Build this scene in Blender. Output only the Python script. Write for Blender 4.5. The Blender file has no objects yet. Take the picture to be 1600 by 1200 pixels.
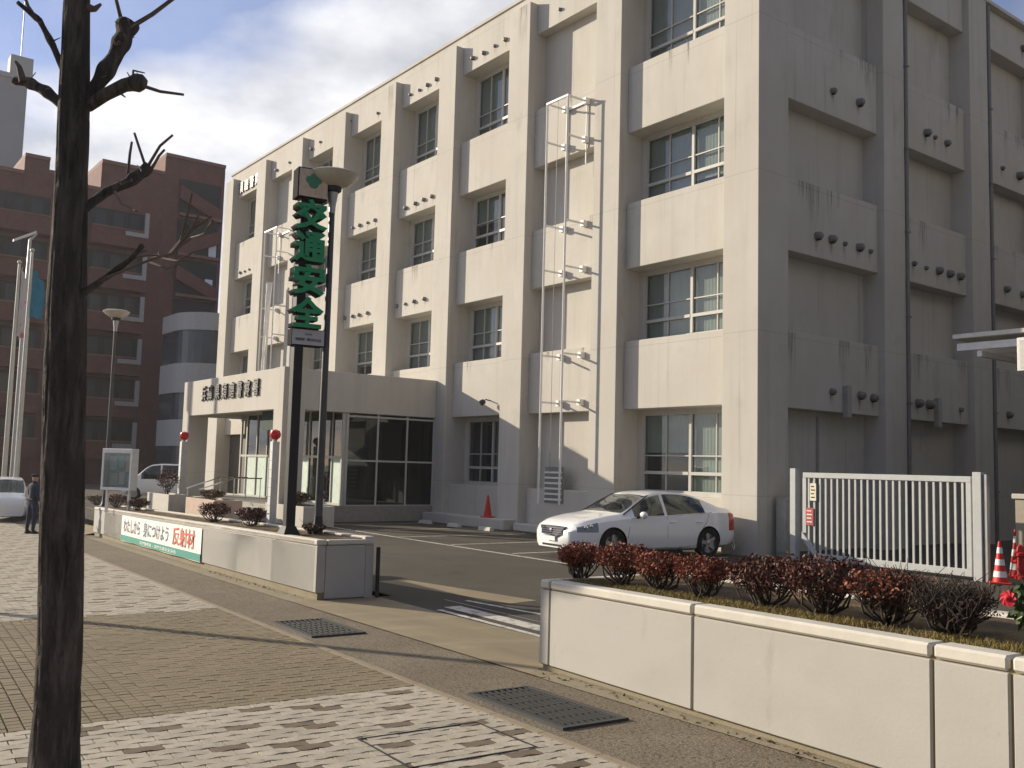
import bpy, bmesh, math, random
from mathutils import Vector, Matrix, noise
scene = bpy.context.scene
col = scene.collection
rnd = random.Random(7)
PI = math.pi
R = math.radians

# ------------------------------------------------------------------ camera
H0 = 1.57
FOCAL = 1483.45            # pixels for a 1600 px wide picture
YAW, PITCH, ROLL = R(37.309), R(5.026), R(1.541)
fw = Vector((-math.cos(YAW)*math.cos(PITCH), math.sin(YAW)*math.cos(PITCH), math.sin(PITCH)))
rt = Vector((math.sin(YAW), math.cos(YAW), 0.0))
up = rt.cross(fw)
rt, up = rt*math.cos(ROLL)+up*math.sin(ROLL), up*math.cos(ROLL)-rt*math.sin(ROLL)
CAM = Vector((0, 0, H0))
cd = bpy.data.cameras.new('camera'); cam = bpy.data.objects.new('camera', cd); col.objects.link(cam)
m = Matrix((rt, up, -fw)).transposed().to_4x4(); m.translation = CAM
cam.matrix_world = m
cd.sensor_width = 36.0; cd.lens = 36.0*FOCAL/1600.0; cd.clip_start = 0.05; cd.clip_end = 2000
scene.camera = cam

def ray(px, py): return fw + rt*((px-800)/FOCAL) - up*((py-600)/FOCAL)
def at(px, py, ax, val):
    d = ray(px, py); return CAM + d*((val-CAM[ax])/d[ax])

# ------------------------------------------------------------------ light
SUN_DIR = Vector((1.96, 1.0, -0.72)).normalized()
SUN_EL = math.asin(-SUN_DIR.z)
SUN_AZ = math.atan2(-SUN_DIR.x, -SUN_DIR.y)
world = bpy.data.worlds.new('World'); scene.world = world; world.use_nodes = True
nt = world.node_tree; nt.nodes.clear()
def N(t, kind, **kw):
    n = t.nodes.new(kind)
    for k, v in kw.items():
        if k == 'inp':
            for kk, vv in v.items(): n.inputs[kk].default_value = vv
        else: setattr(n, k, v)
    return n
sky = N(nt, 'ShaderNodeTexSky', sky_type='NISHITA', sun_disc=False, sun_elevation=SUN_EL, sun_rotation=SUN_AZ,
        altitude=20.0, air_density=1.15, dust_density=0.25, ozone_density=3.5)
tc = N(nt, 'ShaderNodeTexCoord')
sep = N(nt, 'ShaderNodeSeparateXYZ'); nt.links.new(tc.outputs['Generated'], sep.inputs[0])
zadd = N(nt, 'ShaderNodeMath', operation='MAXIMUM', inp={1: 0.0}); nt.links.new(sep.outputs[2], zadd.inputs[0])
zadd2 = N(nt, 'ShaderNodeMath', operation='ADD', inp={1: 0.22}); nt.links.new(zadd.outputs[0], zadd2.inputs[0])
dv = N(nt, 'ShaderNodeVectorMath', operation='DIVIDE'); nt.links.new(tc.outputs['Generated'], dv.inputs[0]); nt.links.new(zadd2.outputs[0], dv.inputs[1])
mp = N(nt, 'ShaderNodeMapping'); nt.links.new(dv.outputs[0], mp.inputs[0]); mp.inputs['Location'].default_value = (4.05, 2.25, 0.0)
cn = N(nt, 'ShaderNodeTexNoise', inp={'Scale': 1.05, 'Detail': 8.0, 'Roughness': 0.50, 'Distortion': 0.2}); nt.links.new(mp.outputs[0], cn.inputs['Vector'])
cr = N(nt, 'ShaderNodeValToRGB'); cr.color_ramp.elements[0].position = 0.455; cr.color_ramp.elements[1].position = 0.55; cr.color_ramp.elements[0].color = (.16, .16, .16, 1)
nt.links.new(cn.outputs['Fac'], cr.inputs[0])
cn2 = N(nt, 'ShaderNodeTexNoise', inp={'Scale': 3.1, 'Detail': 6.0, 'Roughness': 0.55}); nt.links.new(mp.outputs[0], cn2.inputs['Vector'])
cc = N(nt, 'ShaderNodeValToRGB'); cc.color_ramp.elements[0].position = 0.36; cc.color_ramp.elements[1].position = 0.66
cc.color_ramp.elements[0].color = (3.7, 3.9, 4.5, 1); cc.color_ramp.elements[1].color = (7.8, 7.8, 8.0, 1)
nt.links.new(cn2.outputs['Fac'], cc.inputs[0])
# clouds nearer the sun scatter more light towards the viewer
dt = N(nt, 'ShaderNodeVectorMath', operation='DOT_PRODUCT'); nt.links.new(tc.outputs['Generated'], dt.inputs[0]); dt.inputs[1].default_value = -SUN_DIR
dm = N(nt, 'ShaderNodeMapRange', inp={'From Min': -1.0, 'From Max': 1.0, 'To Min': 0.0, 'To Max': 1.0}); nt.links.new(dt.outputs['Value'], dm.inputs['Value'])
dp = N(nt, 'ShaderNodeMath', operation='POWER', inp={1: 2.0}); nt.links.new(dm.outputs[0], dp.inputs[0])
ds = N(nt, 'ShaderNodeMath', operation='MULTIPLY_ADD', inp={1: 1.25, 2: 0.42}); nt.links.new(dp.outputs[0], ds.inputs[0])
cs = N(nt, 'ShaderNodeVectorMath', operation='SCALE'); nt.links.new(cc.outputs[0], cs.inputs[0]); nt.links.new(ds.outputs[0], cs.inputs['Scale'])
mx = N(nt, 'ShaderNodeMixRGB'); nt.links.new(cr.outputs[0], mx.inputs[0]); tn = N(nt, 'ShaderNodeVectorMath', operation='MULTIPLY'); tn.inputs[1].default_value = (1.18, 1.08, 1.32); nt.links.new(sky.outputs[0], tn.inputs[0]); nt.links.new(tn.outputs[0], mx.inputs[1]); nt.links.new(cs.outputs[0], mx.inputs[2])
bg = N(nt, 'ShaderNodeBackground', inp={'Strength': 0.072}); nt.links.new(mx.outputs[0], bg.inputs[0])
wo = N(nt, 'ShaderNodeOutputWorld'); nt.links.new(bg.outputs[0], wo.inputs[0])

sd = bpy.data.lights.new('sun', 'SUN'); sd.energy = 5.0; sd.angle = R(0.55); sd.color = (1.0, 0.885, 0.70)
so = bpy.data.objects.new('sun', sd); col.objects.link(so); so.location = (-40, -20, 30)
so.rotation_euler = SUN_DIR.to_track_quat('-Z', 'Y').to_euler()

vs = scene.view_settings; vs.view_transform = 'Standard'; vs.look = 'None'; vs.gamma = 1.0; vs.exposure = 0.60; vs.use_curve_mapping = False
scene.cycles.use_denoising = True
scene.cycles.max_bounces = 6; scene.cycles.transparent_max_bounces = 12

# ------------------------------------------------------------------ materials
MATS = {}
def mat(name, color, rough=0.8, metal=0.0, spec=0.3, var=0.12, scale=6.0, bump=0.0, bscale=60.0, coat=0.0, emis=None):
    """principled material with object-space mottling and optional fine relief"""
    if name in MATS: return MATS[name]
    mt = bpy.data.materials.new(name); mt.use_nodes = True; t = mt.node_tree
    b = t.nodes['Principled BSDF']
    b.inputs['Roughness'].default_value = rough; b.inputs['Metallic'].default_value = metal
    b.inputs['Specular IOR Level'].default_value = spec
    if coat: b.inputs['Coat Weight'].default_value = coat; b.inputs['Coat Roughness'].default_value = 0.05
    g = N(t, 'ShaderNodeNewGeometry')
    n = N(t, 'ShaderNodeTexNoise', inp={'Scale': scale, 'Detail': 5.0, 'Roughness': 0.6}); t.links.new(g.outputs['Position'], n.inputs['Vector'])
    r = N(t, 'ShaderNodeMapRange', inp={'From Min': 0.25, 'From Max': 0.75, 'To Min': 1.0-var, 'To Max': 1.0+var}); t.links.new(n.outputs['Fac'], r.inputs['Value'])
    mu = N(t, 'ShaderNodeVectorMath', operation='SCALE'); mu.inputs[0].default_value = color[:3]; t.links.new(r.outputs[0], mu.inputs['Scale'])
    t.links.new(mu.outputs[0], b.inputs['Base Color'])
    if bump:
        n2 = N(t, 'ShaderNodeTexNoise', inp={'Scale': bscale, 'Detail': 4.0, 'Roughness': 0.6}); t.links.new(g.outputs['Position'], n2.inputs['Vector'])
        bp = N(t, 'ShaderNodeBump', inp={'Strength': bump, 'Distance': 0.02}); t.links.new(n2.outputs['Fac'], bp.inputs['Height'])
        t.links.new(bp.outputs[0], b.inputs['Normal'])
    if emis:
        b.inputs['Emission Color'].default_value = (*emis[:3], 1); b.inputs['Emission Strength'].default_value = emis[3]
    MATS[name] = mt; return mt

def mat_layers(name, base, layers, rough=0.85, spec=0.25, bump=0.0, bscale=80.0, joint=None):
    """base colour with noise-driven colour layers: (colour, scale xyz, lo, hi, amount)"""
    if name in MATS: return MATS[name]
    mt = bpy.data.materials.new(name); mt.use_nodes = True; t = mt.node_tree
    b = t.nodes['Principled BSDF']; b.inputs['Roughness'].default_value = rough; b.inputs['Specular IOR Level'].default_value = spec
    g = N(t, 'ShaderNodeNewGeometry')
    rgb = N(t, 'ShaderNodeRGB'); rgb.outputs[0].default_value = (*base, 1); cur = rgb.outputs[0]
    for (c, sc, lo, hi, am) in layers:
        mpn = N(t, 'ShaderNodeMapping'); mpn.inputs['Scale'].default_value = sc; t.links.new(g.outputs['Position'], mpn.inputs[0])
        n = N(t, 'ShaderNodeTexNoise', inp={'Scale': 1.0, 'Detail': 6.0, 'Roughness': 0.62}); t.links.new(mpn.outputs[0], n.inputs['Vector'])
        r = N(t, 'ShaderNodeMapRange', inp={'From Min': lo, 'From Max': hi, 'To Min': 0.0, 'To Max': am}); t.links.new(n.outputs['Fac'], r.inputs['Value'])
        mxn = N(t, 'ShaderNodeMixRGB'); t.links.new(r.outputs[0], mxn.inputs[0]); t.links.new(cur, mxn.inputs[1]); mxn.inputs[2].default_value = (*c, 1)
        cur = mxn.outputs[0]
    if joint:        # construction joints at regular heights
        sx_ = N(t, 'ShaderNodeSeparateXYZ'); t.links.new(g.outputs['Position'], sx_.inputs[0])
        ma = N(t, 'ShaderNodeMath', operation='PINGPONG', inp={1: joint[0]/2}); sb_ = N(t, 'ShaderNodeMath', operation='SUBTRACT', inp={1: joint[1]}); t.links.new(sx_.outputs[2], sb_.inputs[0]); t.links.new(sb_.outputs[0], ma.inputs[0])
        lt = N(t, 'ShaderNodeMath', operation='LESS_THAN', inp={1: joint[2]}); t.links.new(ma.outputs[0], lt.inputs[0])
        ml = N(t, 'ShaderNodeMath', operation='MULTIPLY', inp={1: .26}); t.links.new(lt.outputs[0], ml.inputs[0])
        mj = N(t, 'ShaderNodeMixRGB'); t.links.new(ml.outputs[0], mj.inputs[0]); t.links.new(cur, mj.inputs[1]); mj.inputs[2].default_value = (.22, .2, .18, 1); cur = mj.outputs[0]
    t.links.new(cur, b.inputs['Base Color'])
    if bump:
        n2 = N(t, 'ShaderNodeTexNoise', inp={'Scale': bscale, 'Detail': 5.0, 'Roughness': 0.65}); t.links.new(g.outputs['Position'], n2.inputs['Vector'])
        bp = N(t, 'ShaderNodeBump', inp={'Strength': bump, 'Distance': 0.02}); t.links.new(n2.outputs['Fac'], bp.inputs['Height'])
        t.links.new(bp.outputs[0], b.inputs['Normal'])
    MATS[name] = mt; return mt

def glass(name, tint, refl=1.0, through=0.75):
    """window pane: tinted see-through with fresnel mirror reflection"""
    if name in MATS: return MATS[name]
    mt = bpy.data.materials.new(name); mt.use_nodes = True; t = mt.node_tree; t.nodes.clear()
    o = N(t, 'ShaderNodeOutputMaterial'); tr = N(t, 'ShaderNodeBsdfTransparent', inp={0: (*[c*through for c in tint], 1)})
    gl = N(t, 'ShaderNodeBsdfGlossy', inp={0: (0.9, 0.95, 1.0, 1), 'Roughness': 0.02})
    lw = N(t, 'ShaderNodeLayerWeight', inp={'Blend': 0.5}); pw5 = N(t, 'ShaderNodeMath', operation='POWER', inp={1: 5.0}); t.links.new(lw.outputs['Facing'], pw5.inputs[0])
    mu = N(t, 'ShaderNodeMath', operation='MULTIPLY_ADD', inp={1: 0.9*refl, 2: 0.05*refl}); mu.use_clamp = True; t.links.new(pw5.outputs[0], mu.inputs[0])
    mxs = N(t, 'ShaderNodeMixShader'); t.links.new(mu.outputs[0], mxs.inputs[0]); t.links.new(tr.outputs[0], mxs.inputs[1]); t.links.new(gl.outputs[0], mxs.inputs[2])
    t.links.new(mxs.outputs[0], o.inputs[0]); MATS[name] = mt; return mt

CONC = mat_layers('facade_concrete', (0.50, 0.468, 0.412), [
    ((0.56, 0.535, 0.485), (0.5, 0.5, 0.35), 0.42, 0.68, 0.8),
    ((0.40, 0.375, 0.33), (3.0, 3.0, 0.16), 0.52, 0.78, 0.55),
    ((0.38, 0.36, 0.32), (1.2, 1.2, 1.6), 0.56, 0.80, 0.4),
    ((0.27, 0.25, 0.225), (7.0, 7.0, 0.14), 0.60, 0.74, 0.55),
    ((0.24, 0.225, 0.20), (0.9, 0.9, 0.35), 0.62, 0.78, 0.45),
    ((0.33, 0.31, 0.28), (14.0, 14.0, 9.0), 0.62, 0.85, 0.35)], rough=0.9, bump=0.10, bscale=45.0, joint=(3.9, 4.96, .012))
CONC_SIDE = CONC
PLASTER = mat_layers('planter_white_paint', (0.385, 0.37, 0.342), [
    ((0.335, 0.32, 0.295), (1.3, 1.3, 2.2), 0.45, 0.72, 0.6),
    ((0.38, 0.36, 0.31), (5.0, 5.0, 1.0), 0.60, 0.82, 0.5),
    ((0.30, 0.28, 0.24), (16.0, 16.0, 11.0), 0.68, 0.78, 0.65),
    ((0.22, 0.205, 0.16), (3.2, 3.2, 0.9), 0.62, 0.76, 0.5), ((0.10, 0.09, 0.075), (34, 34, 26), 0.70, 0.76, 0.8)], rough=0.85, bump=0.08, bscale=38.0)
CAPM = mat('cap_stone', (0.52, 0.49, 0.43), 0.85, var=0.1, scale=5, bump=0.1, bscale=60)
FOOT = mat_layers('footing_concrete', (0.25, 0.215, 0.155), [((0.20, 0.17, 0.10), (2.5, 2.5, 5), 0.45, 0.7, 0.8), ((0.16, 0.17, 0.08), (6, 6, 6), 0.55, 0.75, 0.6)], rough=0.95, bump=0.3, bscale=40)
ASPH = mat_layers('lot_asphalt', (0.072, 0.062, 0.048), [((0.105, 0.090, 0.068), (0.35, 0.35, 1), 0.42, 0.68, 0.8), ((0.06, 0.055, 0.05), (1.6, 1.6, 1), 0.52, 0.75, 0.6), ((0.21, 0.19, 0.16), (70, 70, 1), 0.58, 0.75, 0.5), ((0.028, 0.026, 0.022), (0.8, 0.8, 1), 0.60, 0.70, 0.55), ((0.03, 0.027, 0.023), (5, 5, 1), 0.68, 0.74, 0.6)], rough=0.92, bump=0.5, bscale=110)
STRIP = mat_layers('verge_asphalt', (0.175, 0.142, 0.100), [((0.24, 0.20, 0.145), (1.1, 1.1, 1), 0.45, 0.66, 0.7), ((0.045, 0.04, 0.035), (30, 30, 1), 0.50, 0.66, 0.75), ((0.28, 0.25, 0.2), (45, 45, 1), 0.60, 0.72, 0.6)], rough=0.95, bump=0.9, bscale=45)
APRON = mat_layers('apron_concrete', (0.255, 0.205, 0.13), [((0.20, 0.165, 0.112), (0.5, 2.2, 1), 0.42, 0.7, 0.8), ((0.36, 0.31, 0.215), (2.5, 0.6, 1), 0.5, 0.75, 0.6)], rough=0.9, bump=0.25, bscale=70)
PAVE_W = mat_layers('paver_pale', (0.44, 0.39, 0.315), [((0.30, 0.265, 0.21), (5.5, 9, 1), 0.42, 0.62, 0.6), ((0.36, 0.32, 0.255), (2.2, 2.2, 1), 0.42, 0.68, 0.75), ((0.15, 0.13, 0.10), (16, 16, 1), 0.58, 0.74, 0.7)], rough=0.9, bump=0.35, bscale=90)
PAVE_W2 = mat_layers('paver_pale_grey', (0.385, 0.345, 0.28), [((0.28, 0.25, 0.2), (6.5, 8, 1), 0.42, 0.62, 0.6), ((0.32, 0.285, 0.23), (3, 3, 1), 0.42, 0.68, 0.7), ((0.14, 0.12, 0.09), (19, 19, 1), 0.58, 0.74, 0.7)], rough=0.9, bump=0.35, bscale=90)
PAVE_B = mat_layers('paver_brown', (0.14, 0.108, 0.076), [((0.18, 0.145, 0.105), (5, 5, 1), 0.45, 0.7, 0.7)], rough=0.9, bump=0.35, bscale=90)
PAVE_T = mat_layers('paver_tan', (0.215, 0.175, 0.113), [((0.165, 0.133, 0.086), (0.9, 0.9, 1), 0.42, 0.68, 0.7), ((0.13, 0.10, 0.06), (22, 22, 1), 0.58, 0.75, 0.6)], rough=0.92, bump=0.35, bscale=90)
JOINT = mat('paving_bed', (0.13, 0.102, 0.07), 0.95, var=0.25, scale=9)
PAINT = mat_layers('road_paint', (0.52, 0.49, 0.44), [((0.13, 0.12, 0.10), (9, 9, 1), 0.50, 0.66, 0.85)], rough=0.85)
WHITE = mat('white_paint', (0.72, 0.72, 0.70), 0.5, var=0.05)
FRAME = mat('window_frame_paint', (0.45, 0.44, 0.41), 0.45, var=0.05)
STEELW = mat('white_steel', (0.70, 0.69, 0.67), 0.4, var=0.08, scale=10)
DARKM = mat('dark_metal', (0.028, 0.028, 0.032), 0.45, metal=0.3, var=0.15)
GREYM = mat('grey_metal', (0.20, 0.20, 0.20), 0.5, metal=0.4, var=0.15)
GALV = mat('galvanised_steel', (0.42, 0.42, 0.40), 0.45, metal=0.6, var=0.12)
HOOD = mat('vent_metal', (0.20, 0.19, 0.18), 0.5, metal=0.3, var=0.1)
BLACK = mat('black', (0.012, 0.012, 0.013), 0.8, var=0.1)
ROOM_SHADE = mat('room_shade', (0.035, 0.035, 0.036), 0.9, var=0.2, scale=1.0)  # shade of unlit rooms and gaps put into the colour
BLIND = mat_layers('blind_fabric', (0.47, 0.50, 0.44), [((0.40, 0.43, 0.38), (9, 9, 0.05), 0.4, 0.7, 0.7)], rough=0.9)
GLASS = glass('window_glass', (0.74, 0.79, 0.79), 1.5, 0.82)
GLASSD = glass('dark_glass', (0.45, 0.5, 0.5), 1.0, 0.5)
LETTER = mat('letter_bronze', (0.045, 0.04, 0.035), 0.5, metal=0.4)
GREEN = mat('sign_green', (0.012, 0.27, 0.10), 0.35, var=0.08)
RED = mat('red_plastic', (0.50, 0.022, 0.022), 0.45, var=0.08)

# ------------------------------------------------------------------ mesh helpers
class MB:
    def __init__(s): s.v = []; s.f = []
    def add(s, vs_, fs):
        o = len(s.v); s.v += [tuple(p) for p in vs_]; s.f += [tuple(i+o for i in f) for f in fs]; return s
    def box(s, x0, x1, y0, y1, z0, z1, M=None):
        p = [(x0,y0,z0),(x1,y0,z0),(x1,y1,z0),(x0,y1,z0),(x0,y0,z1),(x1,y0,z1),(x1,y1,z1),(x0,y1,z1)]
        if M: p = [M @ Vector(q) for q in p]
        return s.add(p, [(0,3,2,1),(4,5,6,7),(0,1,5,4),(1,2,6,5),(2,3,7,6),(3,0,4,7)])
    def hexa(s, b, t):           # 4 bottom points (ccw seen from above) and 4 top points
        return s.add(list(b)+list(t), [(0,3,2,1),(4,5,6,7),(0,1,5,4),(1,2,6,5),(2,3,7,6),(3,0,4,7)])
    def quad(s, a, b, c, d): return s.add([a, b, c, d], [(0,1,2,3)])
    def prism(s, poly, a, b, f):   # poly of (u,v); f(u,v,w) -> point
        n = len(poly); vs_ = [f(u, v, a) for u, v in poly]+[f(u, v, b) for u, v in poly]
        return s.add(vs_, [tuple(range(n-1, -1, -1)), tuple(range(n, 2*n))]+[(i, (i+1) % n, n+(i+1) % n, n+i) for i in range(n)])
    def tube(s, path, radii, n=8, caps=True, jit=0.0, rn=None):
        path = [Vector(p) for p in path]
        if not isinstance(radii, (list, tuple)): radii = [radii]*len(path)
        rings = []; ref = None
        for i, p in enumerate(path):
            d = (path[min(i+1, len(path)-1)]-path[max(i-1, 0)]).normalized()
            if ref is None:
                ref = Vector((1, 0, 0)) if abs(d.x) < 0.8 else Vector((0, 1, 0))
            a = (ref - d*ref.dot(d)).normalized(); b = d.cross(a); ref = a
            rings.append([p+(a*math.cos(2*PI*k/n)+b*math.sin(2*PI*k/n))*radii[i]*(1+(rn.uniform(-jit, jit) if rn else 0)) for k in range(n)])
        o = len(s.v)
        vs_ = [q for r_ in rings for q in r_]; fs = []
        for i in range(len(path)-1):
            for k in range(n):
                fs.append((i*n+k, i*n+(k+1) % n, (i+1)*n+(k+1) % n, (i+1)*n+k))
        if caps: fs.append(tuple(range(n-1, -1, -1))); fs.append(tuple((len(path)-1)*n+k for k in range(n)))
        return s.add(vs_, fs)
    def lathe(s, prof, c=(0,0,0), n=20, M=None, caps=True):
        vs_ = []; fs = []
        for r_, z in prof:
            for k in range(n):
                q = Vector((r_*math.cos(2*PI*k/n), r_*math.sin(2*PI*k/n), z))
                if M: q = M @ q
                vs_.append(q+Vector(c))
        for i in range(len(prof)-1):
            for k in range(n): fs.append((i*n+k, i*n+(k+1) % n, (i+1)*n+(k+1) % n, (i+1)*n+k))
        if caps and prof[0][0] > 1e-4: fs.append(tuple(range(n-1, -1, -1)))
        if caps and prof[-1][0] > 1e-4: fs.append(tuple((len(prof)-1)*n+k for k in range(n)))
        return s.add(vs_, fs)
    def mesh(s, name, bevel=0.0, smooth=None):
        me = bpy.data.meshes.new(name); me.from_pydata(s.v, [], s.f)
        if bevel or smooth == 'weld':
            bm = bmesh.new(); bm.from_mesh(me)
            if bevel: bmesh.ops.bevel(bm, geom=list(bm.edges), offset=bevel, segments=1, affect='EDGES', profile=0.5)
            bm.to_mesh(me); bm.free()
        if smooth is not None:
            me.shade_smooth()
            if smooth != 'full': me.set_sharp_from_angle(angle=R(40))
        me.update(); return me
    def build(s, name, m, parent=None, bevel=0.0, smooth=None):
        me = s.mesh(name, bevel, smooth); return put(name, me, m, parent)

def put(name, me, m=None, parent=None):
    o = bpy.data.objects.new(name, me); col.objects.link(o)
    if m is not None and not me.materials: me.materials.append(m)
    if parent is not None:
        o.parent = parent
        if parent.type == 'EMPTY' and parent.get('_w'): o.location = -Vector(parent.location)
    return o
def tag(o, label, cat, group=None):
    o['label'] = label; o['category'] = cat
    if group: o['group'] = group
    return o
def wthing(name, loc, label, cat, group=None):      # thing whose parts are written in world coordinates
    o = bpy.data.objects.new(name, None); col.objects.link(o); o.location = loc; o.empty_display_size = 0.2
    o['_w'] = 1; return tag(o, label, cat, group)
def lthing(name, loc, rz, label, cat, group=None):  # thing whose parts are written in its own coordinates
    o = bpy.data.objects.new(name, None); col.objects.link(o); o.location = loc; o.rotation_euler = (0, 0, rz); o.empty_display_size = 0.2
    return tag(o, label, cat, group)
def struct(o): o['kind'] = 'structure'; return o
def stuff(o): o['kind'] = 'stuff'; return o
def copy_tree(o, parent=None):
    c = o.copy(); col.objects.link(c)
    if parent is not None: c.parent = parent
    for ch in list(o.children): copy_tree(ch, c)
    return c
def text_mesh(body, size, extrude=0.0, offset=0.0, spacing=1.0):
    cu = bpy.data.curves.new('lettering', 'FONT'); cu.body = body; cu.size = size; cu.extrude = extrude; cu.offset = offset
    cu.align_x = 'CENTER'; cu.align_y = 'CENTER'; cu.resolution_u = 2; cu.space_character = spacing
    ob = bpy.data.objects.new('lettering', cu); col.objects.link(ob)
    dg = bpy.context.evaluated_depsgraph_get(); dg.update()
    me = bpy.data.meshes.new_from_object(ob.evaluated_get(dg)); bpy.data.objects.remove(ob); bpy.data.curves.remove(cu)
    return me
def fit_mesh(me, w, h, depth=None):
    xs = [v.co.x for v in me.vertices]; ys = [v.co.y for v in me.vertices]
    if not xs: return me
    cx, cy = (min(xs)+max(xs))/2, (min(ys)+max(ys))/2
    sx = w/max(1e-6, max(xs)-min(xs)); sy = h/max(1e-6, max(ys)-min(ys))
    for v in me.vertices: v.co = Vector(((v.co.x-cx)*sx, (v.co.y-cy)*sy, v.co.z))
    return me
def place_mesh(me, M):
    me.transform(M); me.update(); return me
def basis(o, ex, ey, ez):
    mm = Matrix((Vector(ex), Vector(ey), Vector(ez))).transposed().to_4x4(); mm.translation = Vector(o); return mm
# ================================================================== ground
LOT = -0.34
def zs(x):
    x = max(x, -90.0); return 0.03*x+0.00016*x*x if x < 0 else 0.03*x
SK = 0.0815
sn = math.sqrt(1+SK*SK)
EU = Vector((1/sn, -SK/sn, 0)); EV = Vector((SK/sn, 1/sn, 0))
def st(u, v, dz=0.0):      # street frame: u along the pavement, v across it towards the station
    p = EU*u + EV*v; return Vector((p.x, p.y, zs(p.x)+dz))
def uv_of(x, y): return x*EU.x+y*EU.y, x*EV.x+y*EV.y
V_PAVE, V_STRIP, V_WALL = 3.61, 4.66, 4.98

def sheet(name, us, v0, v1, dz, m, thick=0.0):
    b = MB()
    for i in range(len(us)-1):
        b.quad(st(us[i], v0, dz), st(us[i+1], v0, dz), st(us[i+1], v1, dz), st(us[i], v1, dz))
    return b.build(name, m)
def frange(a, b, n): return [a+(b-a)*i/n for i in range(n+1)]

# one sheet that reaches the horizon
g = MB(); gx = [-900, -300, -120, -80]+list(range(-70, 31, 5))+[60, 300, 900]; gy = [-900, -200, -60, -20, 0, 4.9, 8.5, 12, 40, 120, 900]
def gh(x, y):
    xs = min(max(x, -90), 30); a = zs(xs)-0.10; b_ = LOT-0.06
    if x < -12: w = min(max((y-(4.9-SK*x*0.0))/3.6, 0), 1)
    else: w = min(max((y-4.9)/3.6, 0), 1)
    return a*(1-w)+b_*w - (0.25 if 4.8 < y < 8.6 else 0)
vv = [(x, y, gh(x, y)) for y in gy for x in gx]; nx = len(gx)
g.add(vv, [(j*nx+i, j*nx+i+1, (j+1)*nx+i+1, (j+1)*nx+i) for j in range(len(gy)-1) for i in range(nx-1)])
struct(g.build('ground', mat('distant_ground', (0.13, 0.12, 0.10), 0.95, var=0.2, scale=0.3)))

# car park
lot = MB()
lot.add([(-75, 8.2, LOT), (-75, 60, LOT), (40, 60, LOT), (40, 6.2, LOT), (-6.4, 6.75, LOT), (-12.2, 6.85, LOT), (-12.2, 7.2, LOT)], [(0, 6, 5, 4, 3, 2, 1)])
struct(lot.build('car_park', ASPH))
# driveway apron: ramp between pavement and car park
def ramp(xa, xb, ya, yb):
  a = MB(); n = 12; vs_ = []
  for i in range(n+1):
    x = xa+(xb-xa)*i/n
    y0 = V_STRIP*sn - SK*x; y1 = ya+(yb-ya)*i/n
    for k in range(5):
        w = k/4; ww = w*w*(3-2*w); y = y0+(y1-y0)*w
        vs_.append((x, y, zs(x)*(1-ww)+LOT*ww+0.006))
  a.add(vs_, [(i*5+k, (i+1)*5+k, (i+1)*5+k+1, i*5+k+1) for i in range(n) for k in range(4)])
  struct(a.build('driveway', APRON))
ramp(-12.5, -6.3, 6.95, 6.95); ramp(-38.2, -30.0, 9.2, 8.6)
# road behind the camera side and its kerb
US = frange(-80, 30, 44)
struct(sheet('road', US, -14, -2.35, -0.10, ASPH))
struct(sheet('verge', US, V_PAVE+0.05, V_STRIP+0.02, -0.006, STRIP))
fs_ = sheet('footing_strip', frange(-60, -12.0, 20), V_STRIP, V_WALL+0.2, 0.0, FOOT); struct(fs_)
fs_ = sheet('footing_strip', frange(-6.75, 20, 12), V_STRIP, V_WALL+0.2, 0.0, FOOT); struct(fs_)
walk = struct(sheet('pavement', US, -2.2, V_PAVE, -0.022, JOINT))
# edging stones between pavers and verge, road kerb
eb = MB()
for i in range(92):
    u0 = -46+i*0.6
    p = [st(u0+0.004, V_PAVE, -0.05), st(u0+0.596, V_PAVE, -0.05), st(u0+0.596, V_PAVE+0.06, -0.05), st(u0+0.004, V_PAVE+0.06, -0.05)]
    eb.hexa(p, [q+Vector((0, 0, 0.056)) for q in p])
e_ = eb.build('edging_stones', mat('edging', (0.25, 0.205, 0.145), 0.9, bump=0.3), walk); stuff(e_)
kb = MB()
for i in range(110):
    u0 = -80+i
    p = [st(u0+0.005, -2.35, -0.12), st(u0+0.995, -2.35, -0.12), st(u0+0.995, -2.2, -0.12), st(u0+0.005, -2.2, -0.12)]
    kb.hexa(p, [q+Vector((0, 0, 0.13)) for q in p])
stuff(kb.build('kerb_stones', mat('kerb', (0.30, 0.285, 0.25), 0.9, bump=0.3), walk))

# ---- interlocking pavers: wavy outline, long axis across the pavement
PL, PW = 0.225, 0.113
wav = [(-.5, 0), (-.42, 1), (-.25, 1), (-.09, -1), (.09, -1), (.25, 1), (.42, 1), (.5, 0)]
wav2 = [(-.5, 0), (-.40, 1), (-.22, 1), (-.08, -1), (.12, -1), (.26, 1), (.40, 1), (.5, 0)]
def paver_poly(h=0.0045, amp=0.016):
    lo = [(a*(PL-h*2), -PW/2+h+b*amp*0.5) for a, b in wav2]
    hi = [(a*(PL-h*2), PW/2-h+b*amp*0.5) for a, b in wav2]
    return lo+hi[::-1]
PP = paver_poly()
npv = len(PP)
def paver_mb(mb, fpt, top=0.0, dep=0.02):
    vs2 = [fpt(p[0], p[1], top-dep) for p in PP]+[fpt(p[0]*0.992, p[1]*0.985, top) for p in PP]
    mb.add(vs2, [tuple(range(npv, 2*npv))]+[(i, (i+1) % npv, npv+(i+1) % npv, npv+i) for i in range(npv)])
u_b1 = uv_of(-12.15, 4.3)[0]; u_b2 = uv_of(-6.66, 3.9)[0]
bandsW = [(-44.0, u_b1), (u_b2, 6.0)]
nrow_v = int((V_PAVE+2.15)/PL)
cells = []; halfs = []
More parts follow.
